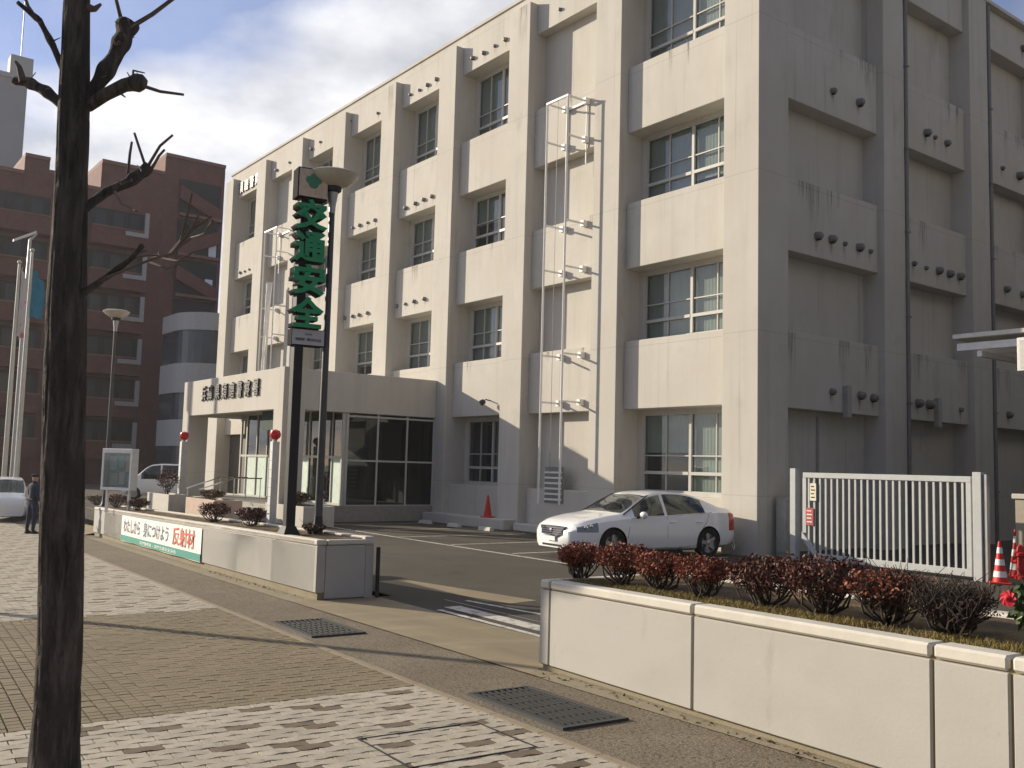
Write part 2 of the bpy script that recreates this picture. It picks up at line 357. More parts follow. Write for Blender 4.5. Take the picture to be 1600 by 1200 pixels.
for (ua, ub) in bandsW:
    nr = int((ub-ua)/PW)
    for r_ in range(nr):
        uc = ub-(r_+.5)*PW if ub < -7 else ua+(r_+.5)*PW
        off = (r_ % 2)*PL*0.5
        for q in range(nrow_v+1):
            vc = V_PAVE-PL*0.5-off-q*PL
            if vc < -2.1: continue
            cells.append((uc, vc, r_, q, ub < -7))
        if off:      # half block closes the staggered rows at the edging
            halfs.append((uc, V_PAVE-PL*.25))
def is_brown(r_, q, far):
    k = (r_*7+q*5) % 23
    h_ = hash((r_*131+q*17) % 9973) % 100
    if far: return (r_ % 3 == 0) and (q+r_//3) % 3 == 0
    return (r_ % 2 == 1 and (q+(r_//2)*2) % 5 == 0) or (r_ % 4 == 2 and (q*3+r_) % 7 == 0)
def depth_of(p): return (p-CAM).dot(fw)
near = sorted([c for c in cells if not c[4]], key=lambda c: 0 if False else depth_of(st(c[0], c[1])))
def in_view(p):
    d = p-CAM; z = d.dot(fw)
    if z < 0.3: return False
    x = 800+FOCAL*d.dot(rt)/z; y = 600-FOCAL*d.dot(up)/z
    return -40 < x < 1640 and y < 1240
vis = [c for c in near if in_view(st(c[0], c[1]))][:290]
visset = set((c[0], c[1]) for c in vis)
proto = {}
for key, m_ in (('w', PAVE_W), ('x', PAVE_W2), ('b', PAVE_B)):
    mb = MB(); paver_mb(mb, lambda a_, b_, c_: Vector((b_, a_, c_)))
    me_ = mb.mesh('paver'); me_.materials.append(m_); proto[key] = me_
rows_mb = {'w': MB(), 'x': MB(), 'b': MB()}
yaw_s = math.atan2(EU.y, EU.x)
for c in cells:
    uc, vc, r_, q, far = c
    key = 'b' if is_brown(r_, q, far) else ('w' if rnd.random() < .6 else 'x')
    dz = rnd.uniform(-0.0018, 0.0018)
    if (uc, vc) in visset:
        o = bpy.data.objects.new('paver', proto[key]); col.objects.link(o); o.parent = walk
        o.location = st(uc, vc, dz); o.rotation_euler = (rnd.uniform(-.006, .006), -math.atan(0.03)+rnd.uniform(-.006, .006), yaw_s+rnd.uniform(-.008, .008))
    else:
        paver_mb(rows_mb[key], lambda a_, b_, c_: st(uc+b_, vc+a_, c_+dz))
for uc, vc in halfs:
    paver_mb(rows_mb['w'], lambda a_, b_, c_: st(uc+b_*.97, vc+a_*.485, c_))
for key, m_ in (('w', PAVE_W), ('x', PAVE_W2), ('b', PAVE_B)):
    stuff(rows_mb[key].build('interlocking_pavers', m_, walk))
# ---- square tan pavers in front of the driveway
T = 0.10; tb = MB()
nu = int((u_b2-u_b1)/T)
TT = (u_b2-u_b1)/nu
for i in range(nu):
    for j in range(int((V_PAVE+2.1)/T)):
        u0 = u_b1+i*TT; v1 = V_PAVE-j*T; h = 0.0055; dz = rnd.uniform(-.002, .002)
        if v1-T < -2.15: continue
        b4 = [st(u0+h, v1-T+h, -0.02), st(u0+TT-h, v1-T+h, -0.02), st(u0+TT-h, v1-h, -0.02), st(u0+h, v1-h, -0.02)]
        k = 0.001
        t4 = [st(u0+h+k, v1-T+h+k, dz), st(u0+TT-h-k, v1-T+h+k, dz), st(u0+TT-h-k, v1-h-k, dz), st(u0+h+k, v1-h-k, dz)]
        tb.add(b4+t4, [(4,5,6,7),(0,1,5,4),(1,2,6,5),(2,3,7,6),(3,0,4,7)])
stuff(tb.build('square_pavers', PAVE_T, walk))

# ---- painted markings of the car park
def mark(name, pts, w, m_=PAINT, dz=0.004):
    b = MB()
    for p, q in pts:
        p = Vector(p); q = Vector(q); d = (q-p).normalized(); nrm = Vector((-d.y, d.x, 0))*w/2
        b.quad(p-nrm+Vector((0,0,dz)), q-nrm+Vector((0,0,dz)), q+nrm+Vector((0,0,dz)), p+nrm+Vector((0,0,dz)))
    return struct(b.build(name, m_))
mark('parking_line', [((-28.6, 13.2, LOT), (-14.3, 12.75, LOT))], 0.11)
for x in (-14.45, -16.95, -19.4, -21.9, -24.4, -26.9):
    mark('parking_line', [((x, 13.05, LOT), (x+.05, 17.3, LOT))], 0.09)
# sliding-gate rails and worn paint across the driveway
mark('gate_track', [((-10.9, 7.38, LOT), (-6.9, 7.30, LOT))], 0.26, dz=0.005)
mark('gate_track', [((-10.7, 7.04, LOT), (-6.6, 6.93, LOT))], 0.09, dz=0.012)
mark('gate_track', [((-11.5, 7.66, LOT), (-6.6, 7.60, LOT))], 0.04, GREYM, 0.006)
mark('painted_arrow', [((-8.9, 8.25, LOT), (-7.4, 8.3, LOT))], 0.14)
mark('painted_arrow', [((-11.3, 7.9, LOT), (-9.7, 8.05, LOT))], 0.08)
mark('concrete_patch', [((-13.8, 8.1, LOT), (-10.8, 8.55, LOT))], 0.55, APRON, 0.004)
# manhole frame let into the pavers
mh = MB()
for (u0, u1, v0, v1) in ((-5.67, -5.658, 2.55, 3.42), (-4.95, -4.938, 2.55, 3.42), (-5.658, -4.95, 2.55, 2.562), (-5.658, -4.95, 3.408, 3.42)):
    p = [st(u0, v0, -.02), st(u1, v0, -.02), st(u1, v1, -.02), st(u0, v1, -.02)]
    mh.hexa(p, [q+Vector((0, 0, .0245)) for q in p])
tag(mh.build('manhole_frame', DARKM), 'dark rectangular metal manhole frame set into the pale pavers', 'manhole')
# drain grates in the verge
def grate(u0, u1, v0, v1, label, nb):
    c = st((u0+u1)/2, (v0+v1)/2)
    t = wthing('drain_grate', c, label, 'drain', 'drain grates in the verge')
    f = MB(); w = .03
    for (a0, a1, b0, b1) in ((u0, u1, v0, v0+w), (u0, u1, v1-w, v1), (u0, u0+w, v0+w, v1-w), (u1-w, u1, v0+w, v1-w)):
        p = [st(a0, b0, -.01), st(a1, b0, -.01), st(a1, b1, -.01), st(a0, b1, -.01)]
        f.hexa(p, [q+Vector((0, 0, .024)) for q in p])
    f.build('frame', mat('grate_frame', (.06, .06, .06), .6, metal=.3), t)
    p = MB(); p.quad(st(u0, v0, -.003), st(u1, v0, -.003), st(u1, v1, -.003), st(u0, v1, -.003)); p.build('pit', BLACK, t)
    for i in range(nb):
        vb = v0+w+(v1-v0-2*w)*(i+.5)/nb
        b = MB(); q = [st(u0+w, vb-.012, -.002), st(u1-w, vb-.012, -.002), st(u1-w, vb+.012, -.002), st(u0+w, vb+.012, -.002)]
        b.hexa(q, [x_+Vector((0, 0, .014)) for x_ in q]); b.build('bar', mat('grate_bar', (0.035, 0.036, 0.036), 0.6, metal=0.3), t)
    for i in range(7):
        ub = u0+w+(u1-u0-2*w)*(i+.5)/7
        b = MB(); q = [st(ub-.006, v0+w, -.003), st(ub+.006, v0+w, -.003), st(ub+.006, v1-w, -.003), st(ub-.006, v1-w, -.003)]
        b.hexa(q, [x_+Vector((0, 0, .011)) for x_ in q]); b.build('cross_bar', MATS['grate_bar'], t)
ua, va = uv_of(-10.45, 4.95); grate(ua-.1, ua+1.15, 3.78, 4.40, 'dark steel drain grate beside the end of the planter with the banner', 9)
ua, va = uv_of(-6.05, 4.5); grate(ua-.05, ua+1.2, 3.80, 4.36, 'dark steel drain grate in front of the long white planter wall', 9)
# ================================================================== police station
XR = [-14.12, -18.93, -23.17, -27.40, -31.62, -35.83, -40.05, -44.27, -48.60]   # right edges of the piers
PWD = 1.08
YF, YS, YW, YB = 18.0, 18.30, 18.87, 18.68
SB = [3.25, 7.17, 11.07, 15.50]; ST = [5.13, 9.03, 12.98]; ROOF = 16.95; PTOP = 16.52
stn = wthing('police_station', (-14.12, 18.0, LOT), 'pale concrete four-storey station with projecting piers behind the car park', 'building')
def part(mb, name, m_=CONC, parent=stn, bevel=0.0, smooth=None): return mb.build(name, m_, parent, bevel, smooth)
core = MB(); core.box(-49.55, -14.82, 19.12, 44.0, LOT, 16.6); part(core, 'wall')
for k, x in enumerate(XR):
    w = PWD
    part(MB().box(x-w, x, YF, 19.12, LOT-.1, PTOP if k else 16.95) if k else MB().box(x-w, x, YF, 19.15, LOT-.1, ROOF+.0), 'pier', bevel=0.012)
# parapet run along the front, a little proud cap
part(MB().box(-49.68, -15.2-.003, YS+.003, 19.12, 15.50, ROOF), 'parapet')
part(MB().box(-49.72, -14.10, YS-.05, 18.72, ROOF, ROOF+.10), 'coping')
part(MB().box(-14.75, -14.10, 18.72, 44.0, 16.75, 16.86), 'coping')
BLINDBAY = {1, 6}
bays = []
for k in range(len(XR)-1):
    bays.append((k, XR[k+1], XR[k]-PWD))       # left, right limits of the opening between piers
def spandrel(x0, x1, z0, z1): return part(MB().box(x0+.002, x1-.002, YS, 19.0, z0, z1), 'spandrel', bevel=0.012)
wr_ = random.Random(21)
def make_window(x0, x1, z0, z1, y):
    """frame with centre mullion, thin bars and two transoms; panes and blind behind it"""
    fr = MB(); t = .055; d = .07
    W = x1-x0; zt1 = z0+.52; zt2 = z0+.98
    fr.box(x0, x1, y, y+d, z0, z0+t); fr.box(x0, x1, y, y+d, z1-t, z1)
    fr.box(x0, x0+t, y+.001, y+d, z0+t, z1-t); fr.box(x1-t, x1, y+.001, y+d, z0+t, z1-t)
    xm = (x0+x1)/2
    fr.box(xm-.042, xm+.042, y-.012, y+d, z0+t, z1-t)
    tall = z1-z0 > 1.6
    cols = [x0+t, (x0+xm)/2, xm, (x1+xm)/2, x1-t]
    for i in (1, 3): fr.box(cols[i]-.016, cols[i]+.016, y+.012, y+d, z0+t, z1-t)
    rows = [z0+t]
    for zz, th in ((zt1, .042), (zt2, .016)):
        fr.box(x0+t, xm-.042, y-.02 if th > .04 else y+.006, y+d, zz-th, zz+th); fr.box(xm+.042, x1-t, y-.02 if th > .04 else y+.006, y+d, zz-th, zz+th); rows.append(zz)
    rows.append(z1-t)
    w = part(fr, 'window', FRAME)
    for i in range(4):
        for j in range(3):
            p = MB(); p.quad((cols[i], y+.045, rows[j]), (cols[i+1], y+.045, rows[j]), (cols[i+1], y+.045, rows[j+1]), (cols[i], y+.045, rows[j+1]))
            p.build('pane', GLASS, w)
    rm = MB(); rm.box(x0+.01, x1-.01, y+.205, y+.225, z0, z1); rm.build('room_shade_panel', ROOM_SHADE, w)  # dark panel stands for the unlit room behind the glass
    def blind(xa, xb, drop):
        bl = MB(); nb = 30; zb = z1-.03-(z1-z0-.06)*drop
        pts = [(xa+(xb-xa)*i/nb, y+.13+(.0035 if i % 2 else -.0035)) for i in range(nb+1)]
        for i in range(nb): bl.quad((pts[i][0], pts[i][1], zb), (pts[i+1][0], pts[i+1][1], zb), (pts[i+1][0], pts[i+1][1], z1-.03), (pts[i][0], pts[i][1], z1-.03))
        bl.build('blind', BLIND, w)
    blind(xm+.01, x1-.03, wr_.choice((1, 1, 1, .85)))
    if wr_.random() < .85: blind(x0+.03, xm-.01, wr_.choice((1, 1, .8, .5)))
    return w
PORCH_X0, PORCH_X1, PORCH_Y0 = -37.3, -27.97, 12.34
for (k, x0, x1) in bays:
    # spandrels
    for i in range(3): spandrel(x0, x1, SB[i], ST[i])
    levels = [(0.95, SB[0]), (ST[0], SB[1]), (ST[1], SB[2]), (ST[2], SB[3])]
    if not (x1 < PORCH_X1 and x0 > PORCH_X0-1.5):
        part(MB().box(x0+.002, x1-.002, YS, 19.0, LOT, .95), 'spandrel', bevel=0.012)
    for i, (za, zb) in enumerate(levels):
        if i == 0 and x1 < PORCH_X1+.2 and x0 > PORCH_X0-1.0: continue
        if k in BLINDBAY:
            part(MB().box(x0+.002, x1-.002, YB, 19.12, za-.002, zb+.002), 'infill_wall'); continue
        wx0, wx1, wz0, wz1 = x0+.20, x1-.06, za+.07, zb-.10
        f = MB(); f.box(x0, wx0, YW, 19.12, za, zb); f.box(wx1, x1, YW, 19.12, za, zb); f.box(wx0, wx1, YW, 19.12, zb-.10, zb); f.box(wx0, wx1, YW-.03, 19.12, za, za+.07)
        part(f, 'window_surround')
        make_window(wx0, wx1, wz0, wz1, YW+.02)
# ---- right-hand side of the station
SYS = [(23.39, 24.42), (28.2, 29.3), (33.05, 34.1), (37.9, 38.95), (42.9, 44.0)]
XS = -14.12
prev = 19.15
for (a_, b_) in SYS:
    part(MB().box(XS-.75, XS, a_, b_, LOT-.1, 16.75), 'pier', bevel=0.012)
    for i in range(3): part(MB().box(XS-.75, XS-.20, prev+.002, a_-.002, SB[i]-.04, ST[i]-.02), 'spandrel', bevel=0.012)
    part(MB().box(XS-.75, XS-.20, prev+.002, a_-.002, 15.45, 16.75), 'parapet', bevel=0.012)
    prev = b_
part(MB().box(-14.90, XS-.66, 19.15, 44, LOT, 15.46), 'side_wall')
# drainpipes with brackets
for y in (24.50, 29.38):
    pp = part(MB().tube([(XS+.02, y, LOT), (XS+.02, y, 16.6)], .055, 12), 'drainpipe', mat('pipe_grey', (0.19, 0.18, 0.175), 0.5), smooth='auto')
    for z in (1.2, 3.6, 6, 8.4, 10.8, 13.2): MB().box(XS-.05, XS+.09, y-.075, y+.075, z, z+.05).build('bracket', GREYM, pp)
part(MB().tube([(XS-.66, 21.25, LOT), (XS-.66, 21.25, 3.1)], .05, 10), 'drainpipe', mat('pipe_pale', (0.30, 0.29, 0.27), 0.5), smooth='auto')
# ---- vent hoods: domed caps on the spandrels
hood_big = MB(); prof = [(0.085, 0), (0.09, .05), (.085, .10), (.055, .145), (.0, .16)]
hood_big.lathe(prof, n=14); hood_big.lathe([(0.10, 0), (0.10, .012), (.085, .02)], n=14)
hb = hood_big.mesh('vent_hood', smooth='auto'); hb.materials.append(HOOD)
slot = MB(); slot.add([(0.03, -.05, .03), (.095, -.05, .03), (.095, .05, .03), (.03, .05, .03), (.02, -.05, .12), (.088, -.05, .09), (.088, .05, .09), (.02, .05, .12)], [(0,1,2,3), (4,7,6,5), (0,4,5,1), (1,5,6,2), (2,6,7,3), (3,7,4,0)])
sl = slot.mesh('opening'); sl.materials.append(BLACK)
def vent(p, nrm, s=1.0):
    nrm = Vector(nrm); dn = Vector((0, 0, -1)); ey = nrm.cross(dn)
    M = basis(Vector(p)-Vector(stn.location), dn*s, ey*s, nrm*s)
    o = bpy.data.objects.new('vent_hood', hb); col.objects.link(o); o.parent = stn; o.matrix_local = M
    q = bpy.data.objects.new('opening', sl); col.objects.link(q); q.parent = o
front_vents = [(876,15),(740,91),(757,83),(774,72),(791,62),(642,148),(656,141),(669,133),(683,124),(591,177),(549,190),(501,222),
    (635,325),(650,318),(663,312),(676,307),(621,478),(634,475),(648,471),(664,467),(552,356),(563,352),(575,348),(587,344),
    (540,497),(552,494),(562,492),(575,489),(433,266),(453,254),(376,426),(383,424),(390,421),(488,233)]
for (a_, b_) in front_vents:
    p = at(a_, b_, 1, YS); vent(p, (0, -1, 0), 0.80 if rnd.random() < .75 else .62)
side_vents = [(1300,143,1),(1341,161,1.3),(1276,369,1.25),(1298,374,1.25),(1319,381,.7),(1341,387,1.25),(1359,393,.7),(1299,612,1),(1343,618,1.25),(1363,622,1.25),
    (1446,208,1.3),(1460,215,.7),(1478,224,1.1),(1427,412,.8),(1446,419,.7),(1465,423,1.25),(1482,428,1.3),(1498,432,1.3),(1433,630,1.4),(1450,632,1.5),(1500,640,.8),
    (1597,76,1.3),(1565,263,.8),(1591,275,1.5),(1571,452,1.2),(1596,460,1.2),(1575,648,1.2)]
for (a_, b_, s_) in side_vents:
    p = at(a_, b_, 0, XS-.20); vent(p, (1, 0, 0), s_*.95)
for (px, py, w) in ((1320, 628, .16), (1462, 645, .16)):
    p = at(px, py, 0, XS-.2); part(MB().box(XS-.2, XS-.05, p.y-.09, p.y+.09, p.z-.42, p.z+.42), 'vent_duct', mat('duct', (0.34, 0.33, 0.30), .6), bevel=.01)
# ---- floodlight on the shaded ground-floor bay
p = at(766, 627, 1, YS)
fl = part(MB().tube([(p.x, YS, p.z+.02), (p.x, YS-.22, p.z+.05)], .02, 8), 'floodlight', DARKM)
MB().lathe([(0.04, 0), (.09, .05), (.10, .16), (.0, .17)], (p.x, YS-.22, p.z), 12, Matrix.Rotation(R(120), 3, 'X')).build('lamp_head', DARKM, fl, smooth='auto')
# ---- hanging-banner frames of white steel tube
def banner_frame(x0, x1, zt, zb, name='banner_frame'):
    yf, yb = 17.5, 18.29; r = .032
    f = part(MB().tube([(x0, yf, zb), (x0, yf, zt)], r, 8), name, STEELW)
    MB().tube([(x1, yf, zb), (x1, yf, zt)], r, 8).build('upright', STEELW, f)
    def rail(zz, th=.03):
        for x in (x0, x1):
            b = MB(); b.box(x-.022, x+.022, yf+.03, yb, zz-th*.8, zz+th*.8); b.box(x-.07, x+.07, yb-.16, yb+.004, zz-.09, zz+.09); b.build('bracket', STEELW, f)
        if zz == zt:
            for (ya, yc) in ((yf-.031, yf+.031), (yb-.05, yb-.006)): MB().box(x0-.03, x1+.03, ya, yc, zz-th, zz+th).build('top_bar', STEELW, f)
    rail(zt)
    for i in range(3):
        for zz in (SB[i]+.25, ST[i]-.25):
            if zb < zz < zt-.3: rail(zz)
    for x in (x0+.02, x1-.02):
        MB().tube([(x, yb-.03, zt-1.9), (x, yb-.03, zt)], .022, 6).build('rear_upright', STEELW, f)
    # halyard rope
    MB().tube([((x0+x1)/2, yf+.02, zt), ((x0+x1)/2-.05, yf+.05, zt*.5), ((x0+x1)/2, yf+.02, zb+.9)], .008, 5).build('rope', GREYM, f)
    return f
bf = banner_frame(-21.56, -20.62, 12.5, .55)
# louvre at the foot of that frame
lv = part(MB().box(-22.22, -21.38, YS-.03, YS, .55, 1.62), 'louvre', GREYM)
for i in range(6): MB().box(-22.18, -21.42, YS-.075, YS-.03, .63+i*.16, .685+i*.16, None).build('slat', STEELW, lv)
bf2 = banner_frame(-42.75, -41.35, 12.45, 5.3)
# white banner cloth hung in the far frame, slightly folded
bc = MB(); nn = 10; mm = 14; vv = []
for j in range(mm+1):
    for i in range(nn+1):
        a_ = i/nn; b_ = j/mm; w = .62*(1-.45*abs(math.sin(b_*2.2)))
        vv.append((-42.05+(a_-.5)*1.15*w, 17.5+.09*math.sin(a_*9+b_*4), 9.9-b_*4.4))
bc.add(vv, [(j*(nn+1)+i, j*(nn+1)+i+1, (j+1)*(nn+1)+i+1, (j+1)*(nn+1)+i) for j in range(mm) for i in range(nn)])
tag(bc.build('hanging_banner', mat('banner_cloth', (0.70, 0.69, 0.67), .85), None, smooth='full'), 'long white cloth hanging bunched in the far facade frame', 'banner')

# ---- entrance porch
po = part(MB().box(PORCH_X0, PORCH_X1, PORCH_Y0, YF+.3, 4.18, 4.46), 'porch')
def pp_(b, n, m_=CONC, bevel=.012): return b.build(n, m_, po, bevel)
pp_(MB().box(PORCH_X0, PORCH_X1, PORCH_Y0-.02, PORCH_Y0+.28, 3.22, 4.54), 'fascia')
pp_(MB().box(PORCH_X1-.28, PORCH_X1+.02, PORCH_Y0+.285, YF-.003, 3.22, 4.53), 'fascia')
pp_(MB().box(PORCH_X0-.02, PORCH_X0+.28, PORCH_Y0+.285, YF-.003, 3.22, 4.53), 'fascia')
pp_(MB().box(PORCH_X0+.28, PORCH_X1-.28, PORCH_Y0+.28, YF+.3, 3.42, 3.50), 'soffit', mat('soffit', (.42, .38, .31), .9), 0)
for x in (PORCH_X1-.68, PORCH_X0-.03):
    pp_(MB().box(x, x+.715, PORCH_Y0-.035, PORCH_Y0+.72, LOT, 4.55), 'column')
pp_(MB().box(PORCH_X0+.1, PORCH_X1-.03, PORCH_Y0+.1, YF, LOT, .18), 'floor_slab', mat('porch_tile', (.27, .25, .22), .7), .01)
pp_(MB().box(-33.5, -29.0, PORCH_Y0-1.0, PORCH_Y0+.1, LOT, -.08), 'step', CONC)
pp_(MB().box(-33.5, -29.0, PORCH_Y0-.5, PORCH_Y0+.1, -.08, .08), 'step', CONC)
# rear wall of the porch: dark recesses, doors and bright glass
YV = 14.62                                   # front of the glazed vestibule under the porch
def vx(px): return at(px, 700, 1, YV).x
pp_(MB().box(-37.0, vx(331), YV+.6, YV+.7, .18, 3.42), 'lobby_wall', ROOM_SHADE, 0)
pp_(MB().box(vx(331), vx(346), YV-.25, YV+.6, .18, 3.42), 'lobby_pier', CONC)
pp_(MB().box(vx(346), vx(377), YV+.35, YV+.45, .18, 2.62), 'side_door', mat('door_brown', (.10, .088, .072), .6))
pp_(MB().box(vx(346), vx(377), YV+.1, YV+.45, 2.62, 3.42), 'lintel', CONC)
pp_(MB().box(-36.9, -28.1, 18.0, 18.1, .18, 3.42), 'lobby_wall', mat('lobby_dark', (.10, .095, .085), .9), 0)
fr = MB(); mull = [377, 386, 402, 418, 440, 462, 484, 520, 541]
for q in mull:
    x = vx(q); w = .05 if q in (377, 386, 541) else .03
    fr.box(x-w, x+w, YV-.04, YV+.04, .18, 3.42)
fr.box(vx(377), vx(541), YV-.035, YV+.035, 1.72, 1.80); fr.box(vx(377), vx(541), YV-.035, YV+.035, 3.34, 3.42); fr.box(vx(377), vx(541), YV-.035, YV+.035, .18, .25)
pp_(fr, 'door_frame', FRAME, 0)
FILM = mat('door_film', (.52, .62, .54), .7)
for q0, q1 in zip(mull[1:-1], mull[2:]):
    x0, x1 = vx(q0)+.03, vx(q1)-.03
    pp_(MB().box(x0, x1, YV, YV+.015, 1.80, 3.34), 'fanlight', GLASSD, 0)
    pp_(MB().box(x0, x1, YV, YV+.015, .25, 1.72), 'door_leaf', GLASSD if q0 == 484 else FILM, 0)
    if q0 < 420:
        for k in range(3): pp_(MB().box(x0+.08+k*.42, x0+.28+k*.42, YV+.10, YV+.12, .3, 3.3), 'door_curtain', mat('curtain_white', (.62, .60, .54), .8), 0)
# glazed draught screen on the right side of the porch
xg = PORCH_X1-.10
gf = MB(); ys = [14.62, 15.78, 16.92, 18.0]; zz = [.18, 1.66, 3.12]
gf.box(xg-.04, xg+.04, ys[0]-.16, ys[0], .18, 3.22)
for y in ys[1:]: gf.box(xg-.03, xg+.03, y-.03, y+.03, .18, 3.22)
for z in zz: gf.box(xg-.035, xg+.035, ys[0], ys[-1], z-.03, z+.03)
sc_ = pp_(gf, 'draught_screen', FRAME, 0)
for i in range(3):
    for j in range(2):
        MB().quad((xg, ys[i], zz[j]), (xg, ys[i+1], zz[j]), (xg, ys[i+1], zz[j+1]), (xg, ys[i], zz[j+1])).build('screen_pane', GLASSD, po)
pp_(MB().box(xg-.12, xg+.05, 14.4, 18.0, LOT, .17), 'screen_plinth', CONC)
# dark cloth valance below the soffit
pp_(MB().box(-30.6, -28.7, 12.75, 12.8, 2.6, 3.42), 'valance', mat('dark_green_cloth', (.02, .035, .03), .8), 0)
# raised apron at the foot of the wall, right of the porch
part(MB().box(-27.9, -23.3, 17.55, 18.3, LOT, -.02), 'wall_apron', CONC, bevel=.015)
part(MB().box(-23.2, -19.0, 17.85, 18.3, LOT, -.12), 'wall_apron', CONC, bevel=.015)
# ---- raised lettering
def letters(body, cx, y, cz, w, h, pitch, name='sign_letter'):
    n = len(body)
    for i, ch in enumerate(body):
        me = fit_mesh(text_mesh(ch, 1.0, .03, .012), w, h)
        place_mesh(me, basis((cx+(i-(n-1)/2)*pitch, y, cz), (1, 0, 0), (0, 0, 1), (0, -1, 0)))
        put(name, me, LETTER, stn)
letters('兵庫県須磨警察署', -32.55, PORCH_Y0-.06, 4.0, .44, .56, .70)
letters('須磨警察署', -46.65, YS-.045, 15.98, .55, .62, .72)
# lamp with orange shade standing on the porch roof edge

# rain stains running down from ledges and vents
STN = bpy.data.materials.new('rain_stain'); STN.use_nodes = True; t_ = STN.node_tree; t_.nodes.clear()
o_ = N(t_, 'ShaderNodeOutputMaterial'); tr_ = N(t_, 'ShaderNodeBsdfTransparent'); df_ = N(t_, 'ShaderNodeBsdfDiffuse', inp={0: (.13, .12, .105, 1)})
tc_ = N(t_, 'ShaderNodeTexCoord'); sp_ = N(t_, 'ShaderNodeSeparateXYZ'); t_.links.new(tc_.outputs['Generated'], sp_.inputs[0])
pw_ = N(t_, 'ShaderNodeMath', operation='POWER', inp={1: 1.3}); t_.links.new(sp_.outputs[2], pw_.inputs[0])
g_ = N(t_, 'ShaderNodeNewGeometry'); mp_ = N(t_, 'ShaderNodeMapping'); mp_.inputs['Scale'].default_value = (26, 26, 1.2); t_.links.new(g_.outputs['Position'], mp_.inputs[0])
ns_ = N(t_, 'ShaderNodeTexNoise', inp={'Scale': 1.0, 'Detail': 4.0}); t_.links.new(mp_.outputs[0], ns_.inputs['Vector'])
mr_ = N(t_, 'ShaderNodeMapRange', inp={'From Min': .42, 'From Max': .68, 'To Min': 0.0, 'To Max': .55}); t_.links.new(ns_.outputs['Fac'], mr_.inputs['Value'])
mu_ = N(t_, 'ShaderNodeMath', operation='MULTIPLY'); t_.links.new(pw_.outputs[0], mu_.inputs[0]); t_.links.new(mr_.outputs[0], mu_.inputs[1])
ms_ = N(t_, 'ShaderNodeMixShader'); t_.links.new(mu_.outputs[0], ms_.inputs[0]); t_.links.new(tr_.outputs[0], ms_.inputs[1]); t_.links.new(df_.outputs[0], ms_.inputs[2]); t_.links.new(ms_.outputs[0], o_.inputs[0])
sq = MB(); sq.add([(-.5, 0, 0), (.5, 0, 0), (.5, 0, -.5), (.3, 0, -1), (-.3, 0, -1), (-.5, 0, -.5)], [(0, 5, 4, 3, 2, 1)]); sqm = sq.mesh('rain_stain'); sqm.materials.append(STN)
sr = random.Random(5)
def stain(p, side, w, h):
    o = bpy.data.objects.new('rain_stain', sqm); col.objects.link(o); o.parent = stn; o.location = Vector(p)-Vector(stn.location); o.scale = (w, 1, h); o.rotation_euler = (0, 0, R(90) if side else 0)
prev = 19.15
for (a_, b_) in SYS[:3]:
    for i in range(3):
        for q in range(4): stain((XS-.1965, sr.uniform(prev+.3, a_-.3), ST[i]-.035), True, sr.uniform(.10, .5), sr.uniform(.5, 1.5))
    prev = b_
for (k, x0, x1) in bays:
    for i in range(3):
        if SB[i] < 4.4 and x1 < PORCH_X1 and x0 > PORCH_X0-1: continue
        for q in range(sr.choice((0, 1, 1, 2))): stain((sr.uniform(x0+.7, x1-.3), YS-.0035, ST[i]-.014), False, sr.uniform(.06, .3), sr.uniform(.3, 1.0))
for (a_, b_) in front_vents:
    p = at(a_, b_, 1, YS); stain((p.x, YS-.0035, p.z-.07), False, .10, .32)
for (a_, b_, s_) in side_vents:
    p = at(a_, b_, 0, XS-.20); stain((XS-.1965, p.y, p.z-.09), True, .13, .4)
for x in XR[2:5:2]: stain((x-.4, YF-.0035, PTOP-.02), False, .4, 1.6)
